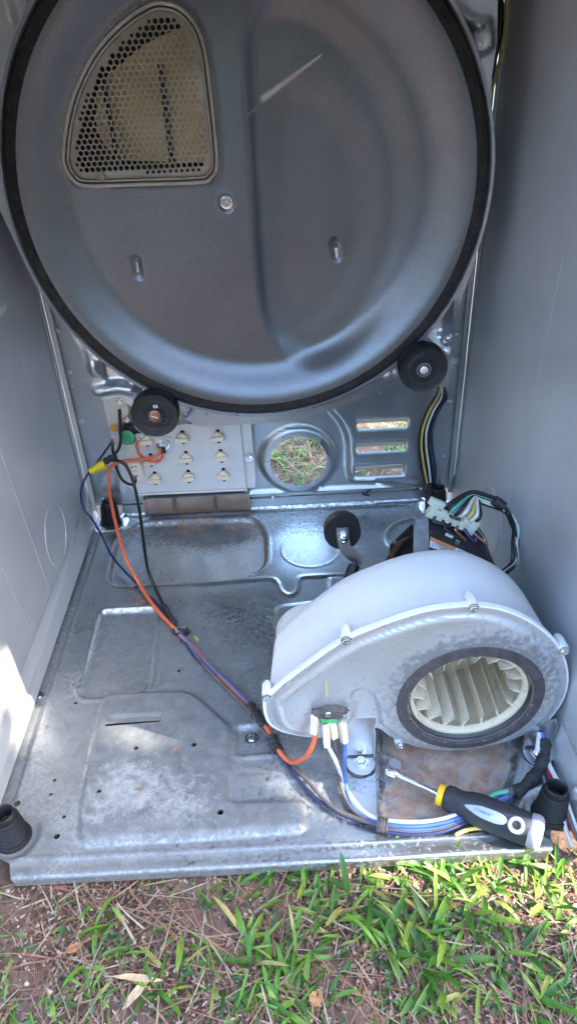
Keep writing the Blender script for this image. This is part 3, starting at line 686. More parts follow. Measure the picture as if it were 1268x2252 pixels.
dome = sheet('dome_plate', DOME, bulk, circ(BC[0], BC[1], BR, 120), [GRIN], .0034, dome_d, lambda x, z, d: np.column_stack([x, BY+d, z]))
yc = BY+.028
for u, v in ((303, 588), (741, 556)):                       # light tabs in the two slots
    a = at(u-2, v-12, 1, yc); b = at(u+1, v+10, 1, yc); MB().tube([a, b], .0030, 8, 1).out('slot_tab', FLANGE, bulk)
nutp = at(498, 446, 1, BY+.026); screw(bulk, nutp+np.array([0, .002, 0]), (0, -1, 0), r=.0055, name='centre_nut')
felt = MB().lathe([(BR-.001, .030), (BR-.001, .004), (BR+.002, -.001), (BR+.008, -.002), (BR+.0145, .001), (BR+.0155, .010), (BR+.0155, .030)], (BC[0], BY, BC[1]), (0, 1, 0), 160, False).out('felt_seal', FELT, bulk, True, 60)
MB().lathe([(BR-.0035, .006), (BR-.0015, .0005), (BR-.0005, .003), (BR-.001, .012)], (BC[0], BY, BC[1]), (0, 1, 0), 160, False).out('inner_lip', FLANGE, bulk)
MB().lathe([(BR+.016, .020), (BR+.0175, .009), (BR+.020, .007), (BR+.0245, .009), (BR+.026, .014), (BR+.026, .050)], (BC[0], BY, BC[1]), (0, 1, 0), 160, False).out('outer_rim', FLANGE, bulk)
FYP = .590
FLO = py([(-60, -200), (-70, 200), (-10, 440), (60, 590), (88, 642), (135, 700), (176, 765), (184, 800), (205, 832), (198, 852), (206, 868), (235, 880), (262, 872), (300, 905), (340, 925), (395, 912), (432, 938), (560, 932), (650, 924), (725, 903), (800, 875), (880, 842), (985, 852), (992, 800), (988, 770), (1003, 690), (1030, 612), (1066, 500), (1088, 360), (1078, 260), (1080, 170), (1092, 90), (1096, -200)], FYP)
def fl_h(x, z):
    q = lambda *a: [tuple(at(u, v, 1, FYP)[[0, 2]]) for u, v in a]
    h = np.zeros_like(x)
    h += .010*np.exp(-(segd(x, z, q((215, 858), (262, 850), (298, 858), (322, 892)))/.0075)**2)      # pressed tube
    h += .008*np.exp(-(segd(x, z, q((206, 808), (209, 815)))/.0085)**2)
    h += .005*np.exp(-(segd(x, z, q((198, 775), (206, 800)))/.006)**2)
    h += .007*np.exp(-(segd(x, z, q((405, 912), (425, 880)))/.005)**2)+.006*np.exp(-(segd(x, z, q((370, 890), (385, 868)))/.004)**2)
    h += -.008*sstep(.004, -.004, sdp(x, z, rpoly(q((222, 772), (286, 828), (278, 842), (236, 842), (224, 815)), .004)))
    h += -.007*sstep(.005, -.005, sdp(x, z, rpoly(q((296, 850), (320, 846), (318, 868), (300, 876)), .004)))
    h += .009*np.exp(-(segd(x, z, q((983, 744), (983, 746)))/.008)**2)+.008*np.exp(-(segd(x, z, q((981, 774), (982, 775)))/.007)**2)
    h += .006*np.exp(-(segd(x, z, q((1000, 650), (990, 735)))/.004)**2)+.005*np.exp(-(segd(x, z, q((935, 735), (965, 765)))/.005)**2)
    h += -.007*sstep(.004, -.004, sdp(x, z, rpoly(q((985, 665), (978, 730), (965, 738), (950, 722)), .004)))
    h += .007*np.exp(-(segd(x, z, q((855, 818), (858, 822)))/.008)**2)
    for a, b in (((1000, 20), (1045, 60)), ((1040, 55), (1065, 50)), ((1040, 85), (1070, 75)), ((1050, 110), (1070, 100)), ((960, 0), (985, 30))):
        h += .013*np.exp(-(segd(x, z, q(a, b))/.0065)**2)
    h += -.006*sstep(.006, -.006, sdp(x, z, rpoly(q((60, -40), (70, 60), (40, 70), (10, -40)), .006)))
    return h
flp = sheet('stamped_flange', FLANGE, bulk, FLO, [circ(BC[0], BC[1]-.01, .285, 60)], .0036, fl_h, lambda x, z, h: np.column_stack([x, FYP-h, z]))
eb = MB(); ring = [(x, FYP+.004, z) for x, z in FLO]
for i in range(len(FLO)-1):
    a, b = FLO[i], FLO[i+1]; eb.add([(a[0], FYP, a[1]), (b[0], FYP, b[1]), (b[0], FYP+.02, b[1]), (a[0], FYP+.02, a[1])], [(0, 1, 2, 3)])
eb.out('flange_edge', FLANGE, bulk)
screw(bulk, at(211, 781, 1, FYP-.003), (0, -1, 0), r=.0055); screw(bulk, at(182, 772, 1, FYP+.004), (0, -1, 0), r=.0025, washer=1.6)
# mounting arms from flange back to the back panel
for u0, v0 in ((300, 880), (930, 830)):
    a = at(u0, v0, 1, FYP+.002); MB().box((a[0], (FYP+D)/2, a[2]), (.03, D-FYP-.002, .004)).out('mounting_arm', FLANGE, bulk)
# perforated grille
GRP = inset(GROUT, .0062); inn = inset(GROUT, .0135); gholes = []; k = 0
zz0, zz1 = min(p[1] for p in inn), max(p[1] for p in inn); xx0, xx1 = min(p[0] for p in inn), max(p[0] for p in inn)
hp = .0073; rowz = zz0+.003; r_ = 0
while rowz < zz1:
    xq = xx0+.003+(hp/2 if r_ % 2 else 0)
    while xq < xx1:
        s = float(sdp(np.array([xq]), np.array([rowz]), inn)[0])
        if s < -.0012: gholes.append(circ(xq, rowz, .0030 if s < -.003 else .0021, 9))
        xq += hp
    rowz += hp*.866; r_ += 1
GYP = BY+.026
sheet('perforated_grille', GRILLE, bulk, GRP, gholes, .004, lambda x, z: .0008*np.exp(-((sdp(x, z, inn)-.003)/.002)**2), lambda x, z, h: np.column_stack([x, GYP-h+.002, z]))
MB().prism(inset(GROUT, .002), (0, GYP+.055, 0), (1, 0, 0), (0, 0, 1), (0, 1, 0), 0, .002).out('grille_back_wall', DARK, bulk)  # dark colour stands in for the shade deep in the duct
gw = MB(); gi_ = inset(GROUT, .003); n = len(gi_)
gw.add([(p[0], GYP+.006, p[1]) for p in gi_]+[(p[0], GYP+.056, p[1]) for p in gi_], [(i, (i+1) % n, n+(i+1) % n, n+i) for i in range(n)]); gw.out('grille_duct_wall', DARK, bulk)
bp_ = py([(215, 185), (330, 90), (455, 40), (480, 352), (255, 352), (210, 290)], GYP+.034)
bq = rpoly(bp_, .02); nb_ = len(bq); MB().add([(p[0], GYP+.011+.16*max(0, .30-p[0])+e, p[1]) for e in (0, .002) for p in bq], [list(range(nb_)), list(range(2*nb_-1, nb_-1, -1))]).out('scorched_plate', BROWN, bulk)
for off, rr in ((.0015, .0026), (.0068, .0014)):
    rp = inset(GROUT, off); MB().tube([(p[0], GYP-.0035+off*.3, p[1]) for p in rp]+[(rp[0][0], GYP-.0035+off*.3, rp[0][1])], rr, 8, 1, False).out('grille_rim', RIMM, bulk)
for a, b in (((352, 138), (380, 372)), ((226, 165), (262, 375))):
    MB().tube([at(*a, 1, GYP+.012), at(*b, 1, GYP+.009)], .0034, 8, 1).out('grille_bar', DARK, bulk)
for u, v in ((432, 149), (222, 388)):
    p = at(u, v, 1, GYP); MB().lathe([(.0055, .000), (.0055, .0015), (.004, .002), (.003, .002), (.0028, .0005), (.0001, .0006)], p, (0, -1, 0), 16).out('grille_rivet', GRILLE, bulk)

# ------------------------------------------------------------------ drum rollers
RYF = .512
def roller(loc):
    r = thing('drum_roller', 'x', 'roller', loc); R = .0352; o = Vector(loc)
    MB().lathe([(.0225, .0020), (R-.004, .0010), (R-.0012, -.0002), (R, .003), (R, .0215), (R-.003, .0240), (.02, .024)], o, (0, 1, 0), 48).out('tyre', RUBBER, r, True, 35)
    h = MB(); h.lathe([(.0215, .0028), (.0232, .0015), (.0238, .0020)], o, (0, 1, 0), 40, False)
    h.lathe([(.0098, -.0005), (.0118, -.0010), (.0118, .0030)], o, (0, 1, 0), 28, False)
    for k in range(12):
        t = k*math.pi/6+.3; rot = Matrix.Rotation(-t, 3, 'Y'); h.box(o+rot @ Vector((.0155, .0020, 0)), (.0085, .0030, .0009), rot)
    h.lathe([(.0190, .0018), (.0198, .0006), (.0210, .0006), (.0225, .0022)], o, (0, 1, 0), 40, False)
    h.out('hub', BLACKP, r, True, 30)
    MB().lathe([(.0001, .0055), (.021, .0055)], o, (0, 1, 0), 30, False).out('hub_web', DARK, r)
    hs = MB()
    for k in range(8): t = k*math.pi/4+.2; hs.lathe([(.0009, 0), (.0009, .0004)], o+Vector((.0275*math.cos(t), .0003, .0275*math.sin(t))), (0, 1, 0), 8)
    hs.out('rim_dimples', DARK, r); return r
pl = at(340, 915, 1, RYF); pr_ = at(931, 813, 1, RYF)
r1 = roller(tuple(pl)); r1['label'] = 'black drum support roller with a copper coloured slotted axle, above the ceramic studded plate'; r1['group'] = 'drum support rollers'
a = Vector(pl); m = MB(); m.lathe([(.0095, .004), (.0095, -.0020), (.0085, -.0028), (.0001, -.0028)], a, (0, 1, 0), 24); m.out('axle', COPPER, r1)
MB().box(a+Vector((0, -.0030, 0)), (.011, .0010, .0013), Matrix.Rotation(.4, 3, 'Y')).out('axle_slot', FLATM, r1)
MB().box(a+Vector((.0030, .0015, .0145)), (.0062, .001, .0050), Matrix.Rotation(-.15, 3, 'Y')).out('hub_window', FLATM, r1)
MB().lathe([(.0050, .024), (.0050, .12)], a, (0, 1, 0), 12).out('axle_shaft', CHROME, r1)
r2 = roller(tuple(pr_)); r2['label'] = 'black drum support roller with a steel axle ring, on the right below the felt rim'; r2['group'] = 'drum support rollers'
a = Vector(pr_); m = MB(); m.lathe([(.0060, .004), (.0060, -.0030), (.0045, -.0042), (.0001, -.0042)], a, (0, 1, 0), 20); m.out('axle', FLATM, r2)
MB().lathe([(.0088, .001), (.0092, -.0012), (.0100, -.0012), (.0104, .001)], a, (0, 1, 0), 28, False).out('retaining_ring', FLANGE, r2)
MB().lathe([(.0050, .024), (.0050, .12)], a, (0, 1, 0), 12).out('axle_shaft', CHROME, r2)

# ------------------------------------------------------------------ heater box
HY = D-.022
heat = thing('heater_box', 'flat grey heater box with rows of cream ceramic studs on the back wall', 'heater', tuple(at(430, 1090, 1, HY)))
HP = py([(272, 942), (528, 926), (543, 1076), (302, 1090), (285, 1010)], HY)
def q2(u, v): return tuple(at(u, v, 1, HY)[[0, 2]])
studs = [(401, 962), (479, 960), (409, 1007), (485, 1003), (340, 1052), (414, 1048), (491, 1044), (323, 967), (331, 1012)]
hh = []
for u, v in studs: hh.append(circ(*q2(u, v-12), .0036, 8)); hh.append(circ(*q2(u+2, v+12), .0032, 8))
hb = sheet('cover_plate', FLATM, heat, rpoly(HP, .003), hh, .006, lambda x, z: .0004*np.sin(60*x)*np.sin(50*z), lambda x, z, h: np.column_stack([x, HY-h, z]))
m = MB(); n = len(HP); m.add([(p[0], HY, p[1]) for p in HP]+[(p[0], D+.0, p[1]) for p in HP], [(i, (i+1) % n, n+(i+1) % n, n+i) for i in range(n)])
m.out('cover_sides', FLATM, heat, False)
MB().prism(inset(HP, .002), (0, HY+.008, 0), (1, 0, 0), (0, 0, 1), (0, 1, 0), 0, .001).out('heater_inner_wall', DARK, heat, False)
sf = py([(528, 929), (551, 928), (562, 1055), (560, 1073), (543, 1074)], HY+.004)
MB().prism(sf, (0, HY+.006, 0), (1, 0, 0), (0, 0, 1), (0, 1, 0), -.001, .001).out('side_flange', FLATM, heat, False)
e0 = at(302, 1088, 1, HY-.002); e1 = at(543, 1077, 1, HY-.002); MB().tube([e0, e1], .0022, 8, 1).out('folded_hem', FLATM, heat)
e0 = at(526, 928, 1, HY-.001); e1 = at(542, 1075, 1, HY-.001); MB().tube([e0, e1], .0012, 6, 1).out('folded_hem', FLATM, heat)
screw(heat, at(547, 1006, 1, HY+.002), (0, -1, 0), r=.0052)
ins0 = None
for u, v in studs:
    p = Vector(at(u, v, 1, HY-.001))
    if ins0 is None:
        m = MB(); m.box(p+Vector((0, -.0065, -.0010)), (.0235, .0100, .0085), bev=.0008)
        m.prism([(-.0085, 0), (.0092, 0), (.0030, .0070), (-.0022, .0070)], p+Vector((0, -.0005, .0030)), (1, 0, 0), (0, 0, 1), (0, -1, 0), 0, .0050)
        ins0 = m.out('insulator', CERAM, heat, False, loc=p); o = ins0
    else:
        o = ins0.copy(); COL.objects.link(o); o.parent = heat; o.location = p-wloc(heat)
    o.rotation_euler = (U(-.05, .05), U(-.10, .10)-.05, U(-.06, .06))
# brown shroud below: rounded box with two pressed ribs
SY = HY-.004; sx0 = at(313, 1090, 1, SY)[0]; sx1 = at(546, 1078, 1, SY)[0]; zt = .050
def shroud(x, s, h):                                       # s runs round the profile: front face down, then under
    Rr = .012; z = np.where(s < .030, zt-s, zt-.030-Rr*np.sin(np.clip((s-.030)/Rr, 0, 1.5708))); y = np.where(s < .030, SY-h, SY-h*0+Rr-Rr*np.cos(np.clip((s-.030)/Rr, 0, 1.5708))+np.maximum(0, s-.030-1.57*Rr))
    return np.column_stack([x, y, z])
ribx = [at(383, 1100, 1, SY)[0], at(474, 1098, 1, SY)[0], at(316, 1100, 1, SY)[0]]
sheet('lower_shroud', SHROUD, heat, rrect(sx0, 0, sx1, .062, .002, 2), [], .003, lambda x, s: sum(.0035*np.exp(-((x-r)/.0028)**2) for r in ribx)+.0006*np.sin(40*x), shroud)
for xx in (sx0, sx1):
    MB().prism(rpoly([(SY, .050), (SY+.018, .050), (SY+.018, .008), (SY, .008)], .006), (xx, 0, 0), (0, 1, 0), (0, 0, 1), (1, 0, 0), -.001, .001).out('shroud_end', SHROUD, heat)
# two oval ceramic terminal blocks
def oval_block(u0, v0, u1, v1, w, y, s0, s1):
    a = Vector(at(u0, v0, 1, y)); b = Vector(at(u1, v1, 1, y)); d = (b-a); L = d.length; d.normalize(); e = Vector((0, -1, 0)); sx = d.cross(e).normalized()
    poly = [(p, q) for p, q in rrect(-w, -w, L+w, w, w*.98, 6)]; m = MB()
    m.prism(poly, a, d, sx, e, -.012, .004); m.prism([(L/2+(p-L/2)*.93, q*.88) for p, q in poly], a, d, sx, e, .004, .0055)
    o = m.out('terminal_block', CERAM, heat, True, 30)
    for (uu, vv) in (s0, s1):
        screw(o, at(uu, vv, 1, y-.0055), (0, -1, 0), r=.0044, washer=1.3)
    return o
t1 = oval_block(262, 880, 268, 902, .0122, D-.030, (264, 884), (267, 904))
t2 = oval_block(296, 1023, 303, 1044, .0122, HY-.008, (295, 1029), (299, 1050))
p = at(262, 884, 1, D-.037); MB().box(p, (.007, .0012, .0055)).out('spade_terminal', COPPER, t1)
# left side plates beside the box
for poly, y, mt in (([(222, 858), (260, 858), (268, 925), (236, 925)], D-.008, FLATM), ([(236, 925), (268, 925), (290, 1010), (300, 1088), (275, 1060), (252, 985)], D-.007, FLATM),
                    ([(250, 862), (296, 870), (300, 940), (270, 945)], D-.014, SHROUD)):
    MB().prism(py(poly, y), (0, y, 0), (1, 0, 0), (0, 0, 1), (0, 1, 0), 0, .002).out('mounting_plate', mt, heat, False)
dot = at(250, 941, 1, D-.009)
tag(MB().lathe([(.0072, 0), (.0072, .0006)], dot, (0, -1, 0), 24).out('round_sticker', ORSTICK, None, loc=dot), 'small round orange sticker left of the green topped thermostat', 'sticker')

def text(s, size, p, xdir, ydir, mat, parent, name='lettering', align='CENTER', extrude=.0001):
    c = bpy.data.curves.new('lettering', 'FONT'); c.body = s; c.size = size; c.align_x = align; c.align_y = 'CENTER'; c.extrude = extrude; c.resolution_u = 2
    o = bpy.data.objects.new('tmp', c); COL.objects.link(o); bpy.context.view_layer.update()
    me = bpy.data.meshes.new_from_object(o.evaluated_get(bpy.context.evaluated_depsgraph_get())); bpy.data.objects.remove(o)
    x = Vector(xdir).normalized(); y = Vector(ydir); y = (y-x*y.dot(x)).normalized(); z = x.cross(y)
    R = Matrix((x, y, z)).transposed(); vs = [R @ v.co+Vector(p) for v in me.vertices]; fs = [list(f.vertices) for f in me.polygons]
    return mesh(name, vs, fs, mat, parent, False)
# thermostat with its green lettered cap
TY = D-.030; tc = Vector(at(280, 961, 1, TY)); ts = thing('thermostat', 'small black thermostat with a printed green cap beside the left roller', 'thermostat', tuple(tc))
m = MB(); m.lathe([(.0155, .012), (.0155, 0), (.0145, -.001)], tc, (0, 1, 0), 28); m.box(tc+Vector((0, .006, .0062)), (.030, .007, .010), bev=.001)
m.prism([(-.013, .008), (.022, .004), (.010, .018), (-.004, .020)], tc+Vector((0, .004, 0)), (1, 0, 0), (0, 0, 1), (0, 1, 0), 0, .006); m.out('body', BLACKP, ts, True, 35)
cap = MB().lathe([(.0136, .001), (.0136, -.0020), (.0128, -.0026), (.0001, -.0026)], tc, (0, 1, 0), 32).out('cap', GREEN, ts)
for s, sz, dz in (('G95-02', .0032, .0068), ('L240-30F', .0036, .0033), ('315873', .0056, -.0012), ('240V 40C', .0034, -.0058)):
    text(s, sz, tc+Vector((0, -.0028, dz)), (1, 0, .02), (0, 0, 1), GREENINK, cap)
for dx in (-.021, .022):
    m = MB(); m.box(tc+Vector((dx, -.001, .0015)), (.014, .0018, .0080), bev=.0004); m.lathe([(.0014, 0), (.0014, .001)], tc+Vector((dx, -.002, .0015)), (0, -1, 0), 10); m.out('terminal', FLATM, ts)
screw(ts, at(278, 923, 1, TY+.004), (0, -1, 0), r=.0038)
# thermal cut-off on the clear plate
cc = Vector(at(359, 978, 1, HY-.004)); co = thing('thermal_cutoff', 'small silver and black thermal cut-off on a square plate under the left roller', 'thermal fuse', tuple(cc))
MB().box(cc+Vector((.002, .002, .001)), (.032, .0012, .026), Matrix.Rotation(.08, 3, 'Y')).out('base_plate', FLATM, co)
m = MB(); m.lathe([(.0115, 0), (.0115, -.0024), (.0085, -.003), (.0085, -.012), (.0060, -.013)], cc, (0, 1, .1), 20); m.out('body', CHROME, co)
MB().box(cc+Vector((-.001, -.012, -.003)), (.0135, .008, .0120), bev=.001).out('sleeve', BLACKP, co)
for dx, dz in ((-.003, -.007), (.003, -.008)): MB().box(cc+Vector((dx, -.012, dz)), (.0045, .0018, .010)).out('terminal', CHROME, co)

# ------------------------------------------------------------------ rubber foot boots
blabs = ['ribbed black rubber boot at the front left corner of the pan', 'ribbed black rubber boot in a round hollow beside the nut driver handle',
         'ribbed black rubber boot at the back left pan corner under the yellow wire nut', 'ribbed black rubber boot at the back right corner below the hanging wires']
boot0 = None
for i, (bx, by) in enumerate(bootp):
    if boot0 is None:
        boot0 = thing('rubber_boot', blabs[0], 'rubber boot', (bx, by, -.002), 'rubber boots at the pan corners')
        pr = [(.0215, 0), (.0205, .004)]
        for k in range(8):
            z = .0055+k*.0042; r = .0188-.00045*k; pr += [(r-.0030, z), (r, z+.0010), (r, z+.0024), (r-.0030, z+.0036)]
        pr += [(.0128, .041), (.0128, .047), (.0115, .0485), (.0098, .047), (.0092, .030)]
        MB().lathe(pr, boot0.location, (0, 0, 1), 32, False).out('ribbed_sleeve', RUBBER, boot0, True, 50)
        MB().lathe([(.0093, .030), (.0001, .028)], boot0.location, (0, 0, 1), 20, False).out('bore', DARK, boot0)
        b_ = boot0
    else:
        b_ = boot0.copy(); COL.objects.link(b_); b_.location = (bx, by, -.002 if i < 2 else 0)
        for ch in list(boot0.children): c = ch.copy(); COL.objects.link(c); c.parent = b_
        b_['label'] = blabs[i]; b_.rotation_euler = (U(-.06, .06), U(-.06, .06), U(0, 6))

# ------------------------------------------------------------------ blower
BY0 = .135
COV = sm2(py([(590, 1578), (586, 1545), (606, 1520), (680, 1462), (760, 1409), (850, 1372), (930, 1347), (1000, 1336), (1060, 1336), (1120, 1349), (1180, 1380), (1225, 1426), (1243, 1482), (1234, 1535), (1200, 1582), (1150, 1612), (1090, 1632), (1000, 1645), (925, 1640), (868, 1622), (834, 1600), (800, 1604), (760, 1612), (700, 1620), (640, 1612), (606, 1598)], BY0), 4)
blow = thing('blower', 'white plastic blower housing with metal front cover and round finned intake, standing on the pan', 'blower', (.54, .19, 0))
OC = (.580, .110); OR = .0725
cx0, cz0 = .535, .125
def scaled(s): return [(cx0+(x-cx0)*s, cz0+(z-cz0)*s) for x, z in COV]
lv = [(1.0, BY0-.0005), (1.020, BY0), (1.022, BY0+.006), (1.0, BY0+.0075), (.985, BY0+.011), (.965, .19), (.945, .232), (.93, .245), (.90, .253), (.86, .256)]
m = MB(); n = len(COV); vs = []; fs = []
for s, y in lv: vs += [(x, y, max(z, .002)) for x, z in scaled(s)]
for i in range(len(lv)-1):
    for k in range(n): k2 = (k+1) % n; fs.append([i*n+k, i*n+k2, (i+1)*n+k2, (i+1)*n+k])
fs.append([(len(lv)-1)*n+k for k in range(n)]); m.add(vs, fs)
hou = m.out('housing', WHITEP, blow, True, 32)
m = MB(); m.lathe([(.052, .238), (.052, .280), (.050, .283), (.047, .280), (.047, .25)], (.405, 0, .085), (0, 1, 0), 40, False); m.out('outlet_collar', WHITEP, blow)
LEG = sm2(py([(752, 1625), (758, 1598), (776, 1575), (782, 1552), (774, 1528), (782, 1514), (802, 1512), (818, 1524), (828, 1555), (836, 1588), (860, 1612), (880, 1640)], BY0), 4)
LEGP = LEG+[tuple(at(800, 1700, 1, BY0)[[0, 2]])]
def cov_h(x, z):
    s = sdp(x, z, COV); l = sdp(x, z, LEGP)
    h = .0055*sstep(-.006, -.013, s)*sstep(-.001, .005, l)
    r = np.hypot(x-OC[0], z-OC[1]); h += .004*sstep(.125, .088, r)
    h += .0010*np.exp(-((s+.004)/.0018)**2)
    p = at(724, 1560, 1, BY0)[[0, 2]]; h += .003*np.exp(-(((x-p[0])/.016)**2+((z-p[1]-.008)/.026)**2))
    lo = sm2(py([(628, 1500), (612, 1540), (620, 1578), (650, 1600), (700, 1606)], BY0), 4, False); h += .0016*np.exp(-(segd(x, z, lo)/.0022)**2)
    return h
def M_cover():
    m = M('cover_aluminised', (.60, .62, .64), .65, .36, .05, 10, .04, 250); t = m.node_tree; b = t.nodes['Principled BSDF']
    a = node(t, 'ShaderNodeAttribute', attribute_name='wear'); sp = node(t, 'ShaderNodeSeparateColor'); t.links.new(a.outputs['Color'], sp.inputs[0])
    ad = node(t, 'ShaderNodeMath', operation='ADD'); t.links.new(noise(t, 150, 3, .4, .2).outputs[0], ad.inputs[0]); t.links.new(sp.outputs[0], ad.inputs[1])
    f = ramp(t, ad.outputs[0], [(.60, 0.0), (1.0, .8)]).outputs[0]
    old = b.inputs['Base Color'].links[0].from_socket; t.links.new(mix(t, f, old, (.13, .118, .112)), b.inputs['Base Color'])
    t.links.new(mix(t, f, b.inputs['Roughness'].links[0].from_socket, .9, 'FLOAT'), b.inputs['Roughness']); t.links.new(mix(t, f, .65, 0.0, 'FLOAT'), b.inputs['Metallic']); return m
def cov_wear(x, z):
    r = np.hypot(x-OC[0], z-OC[1]); a = sstep(.125, .088, r)*(.14+.36*sstep(.06, .18, z)); tp_ = at(722, 1560, 1, BY0)[[0, 2]]
    a += .5*np.exp(-(((x-tp_[0])/.022)**2+((z-tp_[1])/.02)**2)); a += .03*sstep(.10, .20, z); return np.column_stack([a, a*0, a*0])
cover = sheet('front_cover', M_cover(), blow, COV, [circ(OC[0], OC[1], OR, 56)], .0032, cov_h, lambda x, z, h: np.column_stack([x, BY0-.0008-h, z]), attrs=cov_wear)
sl_y = BY0-.0095
MB().lathe([(.0735, .002), (.0735, -.0045), (.0760, -.0065), (.0855, -.0050), (.0880, -.001), (.0880, .004)], (OC[0], sl_y+.002, OC[1]), (0, 1, 0), 72, False).out('intake_seal', FELT2, blow)
for k in range(22):
    lin = MB(); t = U(0, 6.28); c = Vector((OC[0]+.0745*math.cos(t), sl_y-.0035, OC[1]+.0745*math.sin(t))); lin.tube([c, c+Vector((U(-.003, .003), U(-.003, .001), U(-.003, .003)))], .0008, 5, 1); lin.out('lint_crumb', LINT, blow)
# impeller: front hoop, back disc with hub and 28 blades
imp = bpy.data.objects.new('impeller', None); COL.objects.link(imp); imp.parent = blow; imp.location = Vector((OC[0], BY0+.01, OC[1]))-wloc(blow)
MB().lathe([(.0645, .004), (.0645, -.002), (.0660, -.0045), (.0695, -.0045), (.0712, -.002), (.0712, .004)], (OC[0], BY0+.001, OC[1]), (0, 1, 0), 64, False).out('front_hoop', CREAM, imp)
MB().lathe([(.0715, .106), (.0715, .102), (.056, .101), (.050, .096), (.022, .094), (.018, .070), (.007, .069), (.0001, .069)], (OC[0], BY0, OC[1]), (0, 1, 0), 56).out('back_disc', CREAM, imp)
MB().lathe([(.079, .012), (.079, .109), (.0001, .110)], (OC[0], BY0, OC[1]), (0, 1, 0), 48, False).out('inner_shell', CREAM, blow)
b0 = None
for k in range(17):
    if b0 is None:
        vs = []; fs = []
        for j, (r, o, th) in enumerate(((.0480, .0075, .0004), (.056, .0026, .0011), (.064, .0004, .0011), (.0705, .0018, .0008))):
            for yy in (.003, .103): vs += [(r, yy, o-th), (r, yy, o+th)]
        for j in range(3):
            a = j*4; fs += [(a, a+2, a+6, a+4), (a+1, a+5, a+7, a+3), (a, a+4, a+5, a+1), (a+2, a+3, a+7, a+6)]
        fs += [(0, 1, 3, 2), (12, 14, 15, 13)]
        b0 = mesh('blade', [(OC[0]+v[0], BY0+v[1], OC[1]+v[2]) for v in vs], fs, CREAM, imp, True, 30, loc=(OC[0], BY0, OC[1])); o = b0
    else:
        o = b0.copy(); COL.objects.link(o)
    o.parent = imp; o.location = Vector((OC[0], BY0, OC[1]))-wloc(imp); o.rotation_euler = (0, k*2*math.pi/17+.1, 0)
for u, v in ((761, 1409), (1041, 1338), (1240, 1432), (587, 1536), (1176, 1588), (879, 1640)):
    p = Vector(at(u, v, 1, BY0-.004))
    lg = MB().lathe([(.0056, 0), (.0062, .006), (.0058, .020), (.003, .025)], p+Vector((0, .001, 0)), (0, 1, 0), 16).out('screw_boss', WHITEP, blow)
    screw(lg, p+Vector((0, .001, 0)), (0, -1, 0), r=.0048, washer=1.25)
for (u, v), (u2, v2) in (((791, 1666), (806, 1580)), ((1172, 1632), (1182, 1585))):   # mounting feet
    b = Vector(at(u, v, 2, .003)); top = Vector(at(u2, v2, 1, BY0-.001)); m = MB()
    if u > 1000: top.x = b.x+.003
    m.box((b.x, BY0-.001, (top.z+.01)/2), (.036, .0014, top.z-.006), bev=.0005)
    m.box((b.x-.0175, BY0-.004, .03), (.0014, .006, .044), bev=.0004); m.box((b.x+.0175, BY0-.004, .03), (.0014, .006, .044), bev=.0004)
    m.prism([(-.018, .008)]+[(.018*math.cos(t), .018*math.sin(t)*.9-.006) for t in np.linspace(math.pi, 2*math.pi, 13)]+[(.018, .008)], (b.x, BY0-.006, .003), (1, 0, 0), (0, 1, 0), (0, 0, 1), 0, .0014)
    ft = m.out('mounting_foot', FLANGE, blow, True, 35); screw(ft, (b.x, BY0-.010, .0044), (0, 0, 1), r=.0066, washer=1.4)
g1 = MB(); p = Vector(at(614, 1440, 1, BY0+.035))
g1.box(Vector(at(717, 1515, 1, BY0-.0075)), (.0022, .0010, .024), Matrix.Rotation(-.03, 3, 'Y')); g1.out('glue_line', GLUE, blow)
# thermostat in a felted recess on the cover, with four spade plugs
bt = Vector(at(722, 1578, 1, BY0-.012)); bth = thing('blower_thermostat', 'green centred thermostat caked in grey lint on the blower cover with four white plugs', 'thermostat', tuple(bt))
MB().lathe([(.0130, .010), (.0130, 0), (.012, -.001)], bt, (0, 1, 0), 24).out('body', BLACKP, bth)
MB().lathe([(.0105, .001), (.0105, -.0025), (.0095, -.003), (.0001, -.003)], bt, (0, 1, 0), 24).out('cap', GREEN, bth)
lm = MB(); bm = bmesh.new(); bmesh.ops.create_icosphere(bm, subdivisions=4, radius=1)
for q in bm.verts:
    c = q.co; k = 1+.10*math.sin(c.x*7+c.z*3)+.07*math.sin(c.z*13+c.y*9)+.04*math.sin(c.x*31+c.y*23)
    q.co = Vector((c.x*.021*k, c.y*.0075*k, c.z*.0085*k*(1+.25*math.sin(c.x*3+.5))))
bm.verts.index_update(); lm.add([q.co+bt+Vector((.001, -.001, .0105)) for q in bm.verts], [[v.index for v in f.verts] for f in bm.faces]); bm.free(); lm.out('lint_cake', M('brown_grey_lint', (.115, .10, .098), 0, .95, .35, 120, 1, 700), bth, True, 180)
screw(bth, bt+Vector((-.001, -.009, .016)), (0, -1, .2), r=.0032, washer=1.2)
plugs = [((692, 1572), (690, 1612)), ((716, 1598), (718, 1640)), ((729, 1590), (734, 1622)), ((752, 1590), (757, 1632))]
for i, (a, b) in enumerate(plugs):
    yy = BY0-.016-(.005 if i == 1 else 0); pa, pb = Vector(at(*a, 1, yy)), Vector(at(*b, 1, yy-.004)); d = pb-pa
    rot = d.to_track_quat('Z', 'X').to_matrix(); m = MB(); m.box((pa+pb)/2, (.0080, .0080, d.length), rot, bev=.0008); m.box((pa+pb)/2+Vector((0, -.0035, 0)), (.0022, .0036, d.length*.9), rot)
    m.out('spade_plug', CERAM, bth, True, 30)
MB().box(bt+Vector((.004, -.003, -.001)), (.014, .004, .009), bev=.002).out('green_tab', GREEN, bth)

